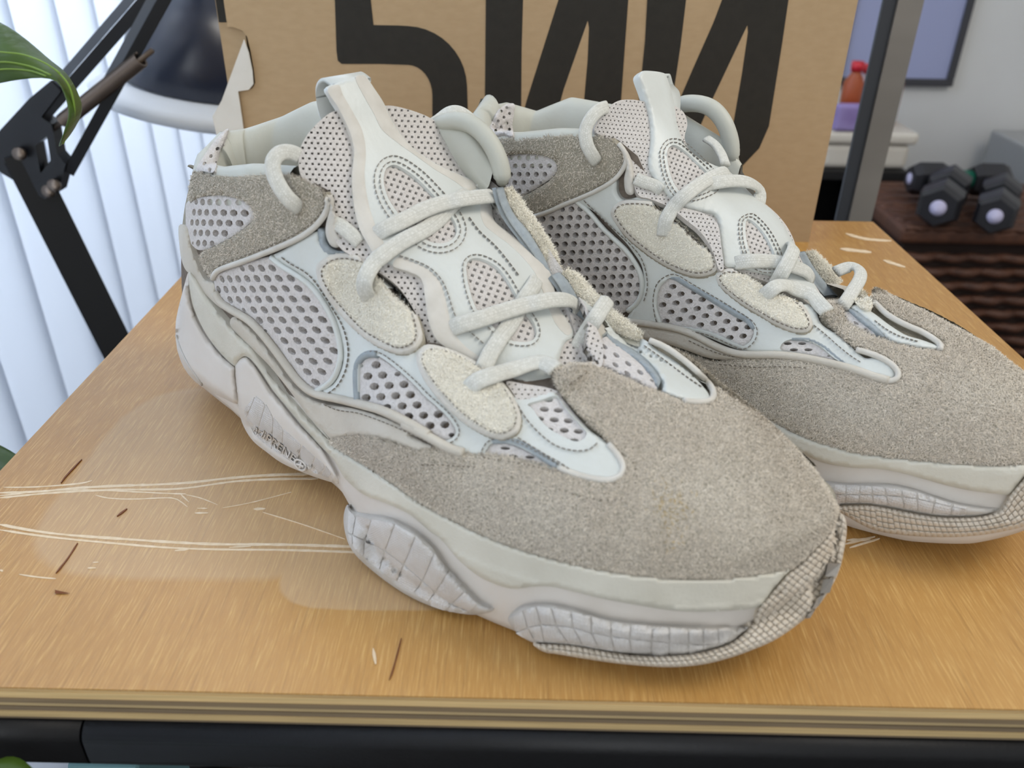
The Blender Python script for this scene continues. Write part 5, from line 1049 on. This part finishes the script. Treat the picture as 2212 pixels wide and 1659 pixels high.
# tongue
TM = P('d1', (900, 490), (940, 390), (1000, 310), (1090, 250), (1200, 240), (1330, 260), (1480, 270), (1600, 330), (1640, 430), (1620, 560), (1700, 690), (1850, 760), (2000, 850), (2150, 1000))+P('d2', (1080, 120), (1220, 240), (1320, 380), (1390, 560), (1480, 740), (1560, 880), (1500, 960), (1350, 860), (1150, 780), (950, 700), (800, 660), (740, 560), (700, 400), (560, 260), (400, 190), (200, 110))+P('d1', (1250, 1000), (1190, 850), (1130, 680), (1020, 560))
la = lattice(TM, P('d1', (1170, 450))[0], (32/3.687, 3/3.687), (13/3.687, 34/3.687), .23, .24, 4, rot=math.pi/4)
TLo = P('d1', (1245, 70), (1262, 30), (1300, 10), (1440, 25), (1480, 68), (1530, 250), (1562, 450), (1622, 600), (1722, 700), (1852, 762), (1962, 802), (2062, 902), (2180, 1020))+P('d2', (1110, 150), (1200, 232), (1290, 362), (1352, 482), (1392, 602), (1480, 740), (1540, 860), (1500, 900), (1350, 800), (1150, 720), (900, 660), (800, 645), (775, 560), (755, 440), (745, 300), (700, 230), (600, 210), (450, 170), (360, 100))+P('d1', (1490, 1010), (1380, 880), (1330, 760), (1350, 560), (1340, 380), (1290, 200))
wA = P('d1', (1480, 650), (1530, 600), (1610, 640), (1710, 730), (1810, 830), (1860, 900), (1800, 950), (1700, 985), (1600, 990), (1530, 900), (1490, 780))
wB = P('d2', (960, 330), (975, 270), (1035, 300), (1115, 390), (1175, 500), (1205, 590), (1190, 640), (1100, 640), (1020, 590), (970, 450))
TLp = np.array(catmull(TLo, 6)); cA = np.array([h_.mean(0) for h_ in la]); keep = ~inpoly(cA, TLp) | (mindist(cA, TLp) < 6)
tong = panel('tongue_mesh', B, TM, 0.0010, M['finemesh'], FR, 6, holes=[h_ for h_, k in zip(la, keep) if k]+[resample(shrink(wA, 3), 6), resample(shrink(wB, 3), 6)], rnd=0, edge=1)
panel('tongue_lining', B, TM, 0.0002, M['inner'], tong, 10, base=-0.0022, rnd=0, edge=1)
for wv_, org, a_, b_ in ((wA, P('d1', (1620, 780))[0], (9.5, 3.5), (-3.6, 9)), (wB, P('d2', (1060, 440))[0], (9.8, 4), (-3.6, 9))):
    panel('spine_window_mesh', B, [tuple(v) for v in shrink(wv_, -2)[::6]], 0.0010, M['finemesh'], tong, 4.5, holes=lattice(wv_, org, a_, b_, .29, .31, 4, rot=math.pi/4), rnd=0, edge=1, base=0.0004)
spine = panel('tongue_spine', B, TLo, 0.0016, M['leather'], FR, 6, holes=[resample(catmull(wA, 6), 6), resample(catmull(wB, 6), 6)], base=0.0010, rnd=5, n=5)
for q, d in ((wA, -7), (wA, -15), (wB, -7), (wB, -14)): stitch(spine, B, shrink(q, d)[::4], 0.0028, 10, 7, 1.6)
V_ = []
lpp = [np.array(B.hit(*p)[0]) for p in P('d1', (1345, 560), (1335, 380), (1300, 230), (1268, 110))]
bk = np.array([0.55, 0.8, 0.0]); bk /= np.linalg.norm(bk)
pth = np.array([lpp[3]+[0, 0, .001], lpp[3]+bk*.006+[0, 0, .003], lpp[3]+bk*.011-[0, 0, .002], lpp[2]+bk*.013, lpp[1]+bk*.009, lpp[0]+bk*.004]); pth = catmull(pth, 5, False)
wdv = (np.array(B.hit(*P('d1', (1450, 110))[0])[0])-lpp[3])
for p in pth:
    for q, e in ((p-wdv*.05, 0), (p+wdv*.95, 0), (p+wdv*.95, -.0013), (p-wdv*.05, -.0013)): V_.append(q+np.array([0, 0, e]))
nn = len(pth)
mesh('pull_loop', V_, [(4*i+k, 4*i+(k+1) % 4, 4*i+4+(k+1) % 4, 4*i+4+k) for i in range(nn-1) for k in range(4)]+[(0, 1, 2, 3), (4*nn-4, 4*nn-1, 4*nn-2, 4*nn-3)], M['leather'], FR)
tem = P('d1', (1500, 1085), (1620, 1105), (1780, 1150), (1880, 1230), (1910, 1400), (1930, 1580), (1890, 1590), (1830, 1420), (1740, 1290), (1620, 1190))
panel('tongue_edge_mesh', Multi(A, B), tem, 0.0008, M['finemesh'], FR, 4.5, holes=lattice(tem, P('d1', (1700, 1180))[0], (9, 1), (4, 9), .26, .28, 4, rot=math.pi/4), rnd=0, edge=1, base=0.0035)
roll(far, 'collar_roll', P('d1', (1540, 290), (1660, 270), (1780, 285), (1870, 340), (1940, 440), (1980, 560), (1990, 680), (1965, 760)), .036, .0037, M['lining'])
AB = Multi(A, B, topform(spine), topform(ov1), topform(ov2), topform(toe))
lace(AB, Z('d1', (0, 3, 5, 5, 5, 4, 2, -1), (1000, 300), (930, 330), (860, 400), (815, 500), (825, 600), (855, 670), (895, 715), (920, 735)), .0052, LT, FR)
lace(AB, Z('d1', (-1, 2, 4, 5, 4, 3, 2, -1), (1455, 1320), (1470, 1220), (1530, 1110), (1650, 1005), (1780, 915), (1880, 865), (1945, 845), (1975, 840)), LW, LT, FR)
lace(AB, Z('d1', (2, 3, 4, 4, 2, -3), (1700, 965), (1850, 940), (2000, 945), (2120, 975), (2200, 1020), (2235, 1075)), LW, LT, FR)
lace(AB, Z('d2', (-1, 2, 3, 3, 3, 2, 0), (885, 615), (960, 620), (1080, 628), (1200, 645), (1320, 690), (1430, 725), (1490, 760)), LW, LT, FR)
lace(AB, Z('d2', (0, 4, 6, 6, 5, 3), (1320, 500), (1285, 530), (1250, 600), (1220, 690), (1190, 760), (1170, 820)), LW, LT, FR)
lace(AB, Z('d2', (-1, 4, 5, 5, 4, 2, 0), (1100, 890), (1160, 868), (1260, 872), (1380, 910), (1480, 955), (1560, 985), (1610, 1010)), LW, LT, FR)
lace(AB, Z('d2', (1, 4, 6, 6, 4, 1), (1670, 705), (1745, 710), (1805, 775), (1808, 860), (1775, 925), (1720, 965)), .0052, LT, FR)
lace(AB, Z('d1', (2, 2, 2, 1), (1215, 880), (1290, 905), (1370, 935), (1450, 960)), .005, LT, FR)
lace(AB, Z('d1', (0, 2, 3, 2), (1790, 550), (1830, 620), (1870, 710), (1920, 790)), .0045, LT, FR)
for o_ in (toe, rand): far.mirror(o_)

# ------------------------------------------------------------------ articulated lamp by the window
M['lampblack'] = mat('lamp_black', (14, 15, 18), 0.35, spec=0.5)
M['lampgrey'] = mat('lamp_arm_face', (92, 98, 106), 0.4, spec=0.5)
M['spring'] = mat('spring_steel', (120, 108, 98), 0.35, metal=0.8)
M['lampwhite'] = mat('lamp_rim_white', (214, 218, 222), 0.5)
M['domeblue'] = mat('lamp_dome', (30, 36, 52), 0.32, spec=0.6)
LY = 0.66
def L3(x, y, dy=0.0): return at_y(x, y, LY+dy)
foot = L3(275, 790); br = L3(45, 330); dirv = foot-br; base_p = np.array([foot[0], foot[1], 0.0])
lamp = empty('articulated_lamp', (base_p[0], base_p[1], 0)); tag(lamp, 'black spring-arm lamp with a white rimmed dome shade by the blind', 'lamp')
lathe('base', [(0.0, 0), (0.085, 0), (0.085, 0.016), (0.03, 0.022), (0.0, 0.022)], M['lampblack'], lamp, 36, (base_p[0], base_p[1], 0))
def beam(name, p, q, wd, th, m, parent, off=(0, 0, 0)):
    p = np.array(p)+off; q = np.array(q)+off; t = q-p; t /= np.linalg.norm(t); v = CAM-p; v -= t*(v@t); v /= np.linalg.norm(v); s = np.cross(t, v)
    V = [e+s*a*wd/2+v*b*th/2 for e in (p, q) for a, b in ((-1, -1), (1, -1), (1, 1), (-1, 1))]
    return mesh(name, V, [(0, 1, 2, 3), (7, 6, 5, 4), (0, 4, 5, 1), (1, 5, 6, 2), (2, 6, 7, 3), (3, 7, 4, 0)], m, parent, smooth=False)
tube('pole', [base_p+np.array([0, 0, .02]), foot+np.array([0, 0, .012])], .011, M['lampblack'], lamp, 16)
la_ = beam('lower_arm', L3(45, 330), foot, 0.026, 0.016, M['lampblack'], lamp)
beam('arm_face', L3(22, 345), foot+np.array([-0.010, -0.002, -.004]), 0.010, 0.018, mat('arm_dark_face', (26, 29, 36), 0.4), la_)
up1a, up1b = L3(62, 268), L3(330, -40); up2a, up2b = L3(140, 362), L3(372, -60)
u1 = beam('upper_arm', up1a, up1b, 0.0085, 0.008, M['lampblack'], lamp, off=(0.003, 0, -0.003)); beam('arm_face', up1a, up1b, 0.006, 0.009, M['lampgrey'], u1, off=(-0.0025, 0, 0.0025))
u2 = beam('upper_arm', up2a, up2b, 0.0085, 0.008, M['lampblack'], lamp, off=(0.003, 0, -0.003)); beam('arm_face', L3(225, 208), up2b, 0.006, 0.009, M['lampgrey'], u2, off=(-0.0025, 0, 0.002))
pl = P('b5', (0, 1110), (250, 840), (430, 690), (520, 780), (350, 1000), (440, 1060), (490, 1320), (560, 1400), (500, 1640), (380, 1700), (0, 1470), (-120, 1280)); hl = P('b5', (300, 1240), (400, 1165), (430, 1370), (345, 1480))
out_ = np.array(pl); hol = np.array(hl); Aall = np.vstack([out_, hol]); ed = [(i, (i+1) % len(out_)) for i in range(len(out_))]+[(len(out_)+i, len(out_)+(i+1) % 4) for i in range(4)]
vo, _, fo, _, _, _ = delaunay_2d_cdt([Vector(a) for a in Aall], ed, [], 0, 1e-4); vo = np.array([tuple(v) for v in vo]); fo = [f for f in fo if inpoly(vo[list(f)].mean(0)[None], out_)[0] and not inpoly(vo[list(f)].mean(0)[None], hol)[0]]
nv = len(vo); V_ = [L3(x, y, -0.008) for x, y in vo]+[L3(x, y, -0.008)+np.array([0, 0.014, 0]) for x, y in vo]
F_ = [tuple(f) for f in fo]+[tuple(nv+i for i in f[::-1]) for f in fo]+[(a, b, nv+b, nv+a) for a, b in ed]
brk = mesh('bracket', V_, F_, M['lampblack'], lamp, smooth=False)
for x, y in ((45, 332), (120, 400), (108, 412)): lathe('bolt', [(0, 0), (.005, 0), (.005, .004), (0, .004)], M['spring'], brk, 12, tuple(L3(x, y, -0.012)), (0, -1, 0.2))
# coil spring
a_, b_ = L3(137, 262, -0.004), L3(305, 128, -0.004); t_ = b_-a_; ln = np.linalg.norm(t_); t_ /= ln; s1 = np.cross(t_, [0, 1, 0]); s1 /= np.linalg.norm(s1); s2 = np.cross(t_, s1)
k = np.linspace(0, 1, 700); tube('spring', a_+np.outer(k, t_)*ln+np.outer(np.cos(k*2*math.pi*46), s1)*0.0052+np.outer(np.sin(k*2*math.pi*46), s2)*0.0052, 0.0011, M['spring'], lamp, 5)
tube('spring_rod', [a_-t_*0.012, b_+t_*0.012], 0.0022, M['spring'], lamp, 8)
# elbow above the frame and head hanging down behind the box
hc = at_y(432, 118, 0.80); rc = at_y(436, 216, 0.80); elbow = (up1b+up2b)/2+np.array([0.03, 0.02, 0.10]); neck = hc+np.array([0.01, 0.0, 0.075])
beam('elbow_arm', (up1b+up2b)/2, elbow, 0.014, 0.01, M['lampblack'], lamp); beam('head_arm', elbow, neck, 0.014, 0.01, M['lampblack'], lamp)
axd = np.array([0.2, 0.05, 1.0])
sh = lathe('shade', [(0.0, 0.078), (0.018, 0.076), (0.024, 0.06), (0.042, 0.050), (0.056, 0.03), (0.063, 0.004), (0.065, -0.028), (0.064, -0.029), (0.0, -0.029)], M['domeblue'], lamp, 48, tuple(hc), axd)
lathe('rim', [(0.0, 0.012), (0.062, 0.011), (0.088, 0.006), (0.096, 0.0), (0.092, -0.008), (0.060, -0.016), (0.0, -0.018)], M['lampwhite'], sh, 56, tuple(rc), axd)

# ------------------------------------------------------------------ trailing plant on the left
def leafmat(name, c1, c2):
    return mat(name, c1, 0.38, c2, 14, 0.9, 60, 0.25, 0.001, 0.5, stretch=(3, 3, 12), transl=0.18)
M['leaf'] = leafmat('leaf_green', (72, 100, 30), (50, 76, 22)); M['leafpale'] = mat('leaf_vein', (112, 142, 54), 0.45); M['stem'] = mat('plant_stem', (96, 122, 58), 0.5)
pot_c = np.array([-0.345, 0.05, 0.0])
plant = empty('pothos_plant', tuple(pot_c)); tag(plant, 'leafy green pothos in a terracotta pot beside the table', 'plant')
lathe('pot', [(0.0, 0), (0.06, 0), (0.085, 0.20), (0.09, 0.20), (0.09, 0.225), (0.08, 0.225), (0.075, 0.19), (0.0, 0.19)], mat('terracotta', (150, 92, 66), 0.8, (132, 80, 58), 30, 0.8), plant, 40, tuple(pot_c))
lathe('soil', [(0.0, 0.192), (0.0745, 0.192), (0.0, 0.2)], mat('soil', (40, 30, 22), 0.95), plant, 24, tuple(pot_c))
def leaf(rows, parent, yd):
    """rows: list of (left px, right px, depth offset left, depth offset right, bulge) from base to tip"""
    V = []; nu = 8
    for l, r, dl, dr, bg_ in rows:
        for k in range(nu+1):
            u = k/nu; x = l[0]+(r[0]-l[0])*u; y = l[1]+(r[1]-l[1])*u; d = yd+dl+(dr-dl)*u-bg_*math.sin(math.pi*u)
            V.append(at_y(x, y, d))
    n = len(rows); F_ = [(i*(nu+1)+k, i*(nu+1)+k+1, (i+1)*(nu+1)+k+1, (i+1)*(nu+1)+k) for i in range(n-1) for k in range(nu)]
    o = mesh('leaf', V, F_, M['leaf'], parent); md = o.modifiers.new('th', 'SOLIDIFY'); md.thickness = 0.0006
    md2 = o.modifiers.new('sub', 'SUBSURF'); md2.levels = 1; md2.render_levels = 1
    return o
LYD = 0.30
lf = leaf([((-90, 60), (-80, 200), 0, -.01, .004), ((-40, 30), (-40, 192), 0, -.012, .006), ((0, 44), (0, 180), 0, -.014, .006), ((40, 68), (45, 172), .002, -.015, .006), ((80, 102), (90, 166), .004, -.015, .004), ((112, 132), (128, 172), .006, -.014, .003),
           ((140, 150), (140, 200), .004, -.014, .003), ((158, 175), (148, 225), 0, -.015, .003), ((176, 212), (150, 248), -.002, -.016, .003), ((181, 236), (148, 262), -.003, -.017, .002), ((172, 262), (142, 280), -.005, -.017, .002), ((154, 292), (136, 300), -.008, -.017, .001), ((130, 318), (128, 319), -.012, -.012, 0)], plant, LYD)
for q in ([(-60, 105), (0, 112), (50, 118), (95, 135), (130, 158)], [(-60, 150), (0, 134), (60, 142), (110, 162)], [(-60, 165), (0, 150), (60, 152), (100, 164)]):
    tube('vein', catmull([at_y(x, y, LYD-0.0155-0.002*(x > 60)) for x, y in q], 5, False), 0.0003, M['leafpale'], lf, 6)
tube('midrib', catmull([at_y(x, y, LYD-0.0125) for x, y in [(120, 150), (146, 180), (158, 215), (160, 250), (150, 280), (135, 310)]], 5, False), 0.0004, M['leafpale'], lf, 6)
p0 = at_y(-85, 120, LYD-0.004); tube('stem', catmull([p0, p0+np.array([-0.03, -0.01, -0.02]), p0+np.array([-0.07, -0.06, -0.25]), pot_c+np.array([0.02, 0.03, 0.42]), pot_c+np.array([0, 0, 0.19])], 8, False), 0.0022, M['stem'], plant, 8)
def leaf_free(c, L_, W_, d, up, parent):
    c = np.array(c, float); d = np.array(d, float); d /= np.linalg.norm(d); up = np.array(up, float); s = np.cross(d, up); s /= np.linalg.norm(s); up = np.cross(s, d); V = []; n = 12; nu = 6
    for i in range(n+1):
        t = i/n; w_ = W_*math.sin(math.pi*min(1, t**0.7))*(1-t*0.35)+1e-4
        for k in range(nu+1):
            u = k/nu*2-1; V.append(c+d*L_*t+s*w_*u+up*(-0.25*L_*t*t+0.18*W_*abs(u)))
    F_ = [(i*(nu+1)+k, i*(nu+1)+k+1, (i+1)*(nu+1)+k+1, (i+1)*(nu+1)+k) for i in range(n) for k in range(nu)]
    o = mesh('leaf', V, F_, M['leaf'], parent); md = o.modifiers.new('th', 'SOLIDIFY'); md.thickness = 0.0005; return o
for c, L_, W_, d in ((at_y(-150, 1000, 0.33), 0.05, 0.018, (1, 0.1, 0.05)), (at_y(-60, 1700, 0.142), 0.022, 0.010, (1, 0.05, -0.05)), (pot_c+np.array([.02, .02, .36]), .09, .04, (1, .5, .4)), (pot_c+np.array([-.03, .02, .34]), .09, .04, (-1, .3, .5)), (pot_c+np.array([0, -.03, .3]), .09, .04, (0, -1, .4))):
    leaf_free(c, L_, W_, d, (0, 0, 1), plant)
    tube('stem', catmull([np.array(c), np.array(c)*0.6+pot_c*0.4+np.array([0, 0, 0.03]), pot_c+np.array([0, 0, .19])], 8, False), 0.0018, M['stem'], plant, 7)

# ------------------------------------------------------------------ things at the back right
# upright of a metal rack just behind the table
pa = at_y(1818, 420, 0.72); pb = at_y(1846, 420, 0.72); pc = at_y(1897, 417, 0.72)
post = empty('rack_upright', ((pb[0]+pc[0])/2, 0.735, 0)); tag(post, 'brushed metal rack upright with a dark side behind the table', 'rack upright')
pw = pc[0]-pb[0]
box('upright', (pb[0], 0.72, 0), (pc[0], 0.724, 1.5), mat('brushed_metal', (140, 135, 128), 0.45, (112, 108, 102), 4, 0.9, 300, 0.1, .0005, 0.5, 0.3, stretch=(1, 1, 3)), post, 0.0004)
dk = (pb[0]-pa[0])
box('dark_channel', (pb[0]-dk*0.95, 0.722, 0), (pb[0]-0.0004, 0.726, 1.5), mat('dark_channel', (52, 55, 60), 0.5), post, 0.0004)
box('foot_plate', (pa[0]-0.02, 0.70, 0), (pc[0]+0.02, 0.78, 0.004), M['steel'], post)
# board on the wall
M['frame'] = mat('board_frame', (58, 58, 62), 0.5)
q0 = at_y(1800, 188, WY-0.02); q1 = at_y(2058, 188, WY-0.02); bz = q1[2]
brd = empty('wall_board', ((q0[0]+q1[0])/2, WY-0.02, bz)); tag(brd, 'pale lilac wall board with a dark frame', 'board')
box('board_face', (q0[0]+.01, WY-0.012, bz+.01), (q1[0]-.01, WY-0.0005, bz+0.75), mat('board_lilac', (152, 158, 190), 0.35, (146, 152, 184), 3, 0.8), brd)
for a, b in (((q0[0], WY-.02, bz), (q1[0], WY-.0005, bz+.016)), ((q0[0], WY-.02, bz+.744), (q1[0], WY-.0005, bz+.76)), ((q1[0]-.016, WY-.02, bz+.016), (q1[0], WY-.0005, bz+.744)), ((q0[0], WY-.02, bz+.016), (q0[0]+.016, WY-.0005, bz+.744))): box('frame_bar', a, b, M['frame'], brd, 0.002)
# low shelf with a white bin and small things
SY = 1.66
sz = at_y(1880, 372, SY)[2]; sx0 = at_y(1700, 370, SY)[0]; sx1 = at_y(1965, 372, SY)[0]
shf = empty('low_shelf', ((sx0+sx1)/2, SY+.12, 0)); tag(shf, 'low black shelf against the wall holding a cream bin', 'shelf')
M['shelfblack'] = mat('shelf_black', (20, 19, 20), 0.6)
box('shelf_board', (sx0, SY, sz-.016), (sx1, SY+.26, sz), M['shelfblack'], shf)
for x in (sx0, sx1-.016): box('shelf_side', (x, SY, 0), (x+.016, SY+.26, sz-.016), M['shelfblack'], shf)
box('shelf_back', (sx0+.016, SY+.25, 0.02), (sx1-.016, SY+.26, sz-.016), M['shelfblack'], shf); box('shelf_base', (sx0+.016, SY, 0), (sx1-.016, SY+.25, 0.02), M['shelfblack'], shf)
M['bin'] = mat('bin_cream', (196, 190, 178), 0.55)
bz0 = sz; bz1 = at_y(1900, 312, SY+.02)[2]; bx1 = at_y(1975, 330, SY+.02)[0]; bx0 = at_y(1770, 330, SY+.02)[0]
binn = empty('storage_bin', ((bx0+bx1)/2, SY+.1, sz)); tag(binn, 'cream plastic storage bin with a lid on the low shelf', 'bin')
box('bin_body', (bx0+.008, SY+.02, bz0), (bx1-.008, SY+.2, bz1), M['bin'], binn, 0.012, 3); lid = box('bin_lid', (bx0, SY+.012, bz1+.0005), (bx1, SY+.208, bz1+.024), M['bin'], binn, 0.008, 3)
lz = bz1+.0246
def bottle(x, y, r, hgt, c, cap, label, cat='bottle'):
    b = empty('bottle', (x, y, lz)); tag(b, label, cat)
    lathe('bottle_body', [(0, 0), (r, 0), (r, hgt*.68), (r*.5, hgt*.82), (r*.45, hgt*.86), (0, hgt*.86)], mat('bottle_'+cap[1], c, 0.35), b, 24, (x, y, lz)); lathe('cap', [(0, hgt*.861), (r*.6, hgt*.861), (r*.6, hgt), (0, hgt)], mat('cap_'+cap[1], cap[0], 0.4), b, 20, (x, y, lz))
g = at_y(1832, 240, SY+.06); bottle(g[0], SY+.06, .020, .125, (150, 70, 34), ((186, 34, 48), 'red'), 'amber bottle with a red cap on the cream bin')
g = at_y(1862, 240, SY+.06); bottle(g[0], SY+.075, .017, .118, (196, 186, 196), ((200, 60, 70), 'pink'), 'pale bottle with a pinkish red cap on the cream bin')
g = at_y(1935, 240, SY+.06); bottle(g[0], SY+.09, .016, .12, (150, 66, 58), ((120, 44, 40), 'brick'), 'brick red bottle behind the metal upright')
g = at_y(1826, 285, SY+.03); bb = box('folded_cloth', (g[0]-.03, SY+.013, lz), (g[0]+.035, SY+.038, lz+.052), mat('lilac_cloth', (150, 136, 182), 0.9, (120, 100, 150), 30, 1), None, 0.008, 3); tag(bb, 'small folded lilac cloth on the cream bin', 'cloth')
for x, c, nm, w_, hh in ((1790, (120, 96, 140), 'purple', 0.045, 0.16), (1832, (60, 50, 74), 'dark violet', .03, .15), (1885, (140, 70, 128), 'magenta', 0.04, 0.15)):
    g = at_y(x, 420, SY+.03); tag(box('storage_tin', (g[0]-w_/2*.95, SY+.03, 0.0204), (g[0]+w_/2*.95, SY+.14, 0.0204+hh), mat('tin_'+nm.replace(' ', '_'), c, 0.5, tuple(int(v*.75) for v in c), 25, 1), None, 0.006, 2), '%s storage tin inside the low black shelf' % nm, 'tin')

# wicker basket with dumbbells on its lid
WB = 1.36
wz = at_y(2080, 486, WB)[2]; wx0 = at_y(1952, 500, WB)[0]; wx1 = wx0+0.46
bask = empty('wicker_basket', ((wx0+wx1)/2, WB+.14, 0)); tag(bask, 'dark brown wicker basket with a lid beside the shelf', 'basket')
M['wick'] = mat('wicker', (92, 58, 40), 0.6, (60, 36, 26), 60, 1, spec=0.4); M['wickdark'] = mat('wicker_core', (36, 22, 16), 0.9)
box('core', (wx0+.012, WB+.012, 0.001), (wx1-.012, WB+.268, wz-.035), M['wickdark'], bask)
nst = 16
for r in range(13):
    zz = 0.012+r*(wz-.06)/12.5
    pts = []
    for k in range(nst*3+1):
        u = k/(nst*3); pts.append((wx0+(wx1-wx0)*u, WB+.006+.006*math.sin(k*math.pi/3*1.0+math.pi*r), zz))
    tube('wicker_strand', pts, 0.0085, M['wick'], bask, 6)
    pts = [(wx0+.006+.006*math.sin(k*math.pi/3+math.pi*r), WB+.01+.25*k/30, zz) for k in range(31)]; tube('wicker_strand', pts, 0.0085, M['wick'], bask, 6)
lidb = box('basket_lid', (wx0-.008, WB-.008, wz-.034), (wx1+.008, WB+.278, wz-.004), M['wick'], bask, 0.010, 3)
for r in range(7): tube('lid_strand', [(wx0+.0+(wx1-wx0)*k/40, WB-.004+r*.04+.003*math.sin(k*math.pi/1.5+r*math.pi), wz-.006) for k in range(41)], 0.006, M['wick'], lidb, 6)
M['rubber'] = mat('dumbbell_rubber', (30, 30, 34), 0.42, spec=0.5); M['green'] = mat('green_grip', (8, 96, 76), 0.5); M['badge'] = mat('dumbbell_badge', (176, 172, 196), 0.5)
def dumbbell(c, d, r, L_, label, badge=True):
    c = np.array(c, float); d = np.array(d, float); d /= np.linalg.norm(d); o = empty('dumbbell', tuple(c-np.array([0, 0, r*.87]))); tag(o, label, 'dumbbell', 'dumbbells on the wicker basket')
    for s in (-1, 1):
        hc_ = c+d*s*L_/2; hd = lathe('hex_head', [(0, -.032), (r*.8, -.032), (r, -.02), (r, .02), (r*.8, .032), (0, .032)], M['rubber'], o, 6, tuple(hc_), tuple(d)); hd.data.polygons.foreach_set('use_smooth', [False]*len(hd.data.polygons))
        if badge: lathe('badge', [(0, .0), (r*.34, .0), (r*.34, .002), (0, .002)], M['badge'], hd, 16, tuple(hc_+d*s*.0321), tuple(d*s))
    tube('grip', [c-d*(L_/2-.03), c-d*.03, c+d*.03, c+d*(L_/2-.03)], [.014, .017, .017, .014], M['green'], o, 14)
R_ = 0.038
def onlid(x, y, dz=0): 
    d = ray(x, y); return CAM+d*((wz+R_*1.0+dz-CAM[2])/d[2])
g1_ = onlid(2032, 435); g2_ = onlid(2150, 452); 
dumbbell(g1_+np.array([.022, .035, 0]), (-.5, -.85, 0), R_, .10, 'black hex dumbbell with a green grip, its badge facing the table, near the basket corner')
dumbbell(g2_+np.array([.022, .035, 0]), (-.45, -.8, 0), R_*.92, .10, 'black hex dumbbell with a green grip lying in the middle of the basket lid')
dumbbell(onlid(2085, 398, 0)+np.array([0, .03, 0]), (1, .0, 0), R_*.8, .11, 'black hex dumbbell lying crosswise behind the other two dumbbells')
# ribbed heater at the wall on the right
vt = at_y(2205, 330, 1.72); vx = at_y(2198, 470, 1.72)[0]
vent = empty('ribbed_heater', (vx+.15, 1.80, 0)); tag(vent, 'grey ribbed heater standing behind the wicker basket', 'heater')
box('body', (vx+.004, 1.735, 0), (vx+.3, 1.93, vt[2]), mat('heater_grey', (150, 150, 148), 0.6), vent, .006)
M['hrib'] = mat('heater_rib', (172, 172, 170), 0.55); k = 0
while .03+k*.029+.02 < vt[2]: box('rib', (vx, 1.72, .03+k*.029), (vx+.3, 1.7345, .046+k*.029), M['hrib'], vent, .003); k += 1
# teal tub below the table, its rim just showing under the rail
tz_ = at_y(172, 1656, 0.20); tub = empty('teal_tub', (tz_[0], 0.21, 0)); tag(tub, 'tall teal plastic tub standing under the table', 'tub')
M['teal'] = mat('teal_plastic', (110, 150, 156), 0.5)
box('tub_body', (tz_[0]-.004, 0.203, 0), (tz_[0]+.02, 0.24, tz_[2]-.012), M['teal'], tub, 0.004, 3); box('tub_rim', (tz_[0]-.006, 0.20, tz_[2]-.0118), (tz_[0]+.022, 0.243, tz_[2]), M['teal'], tub, 0.002, 2)
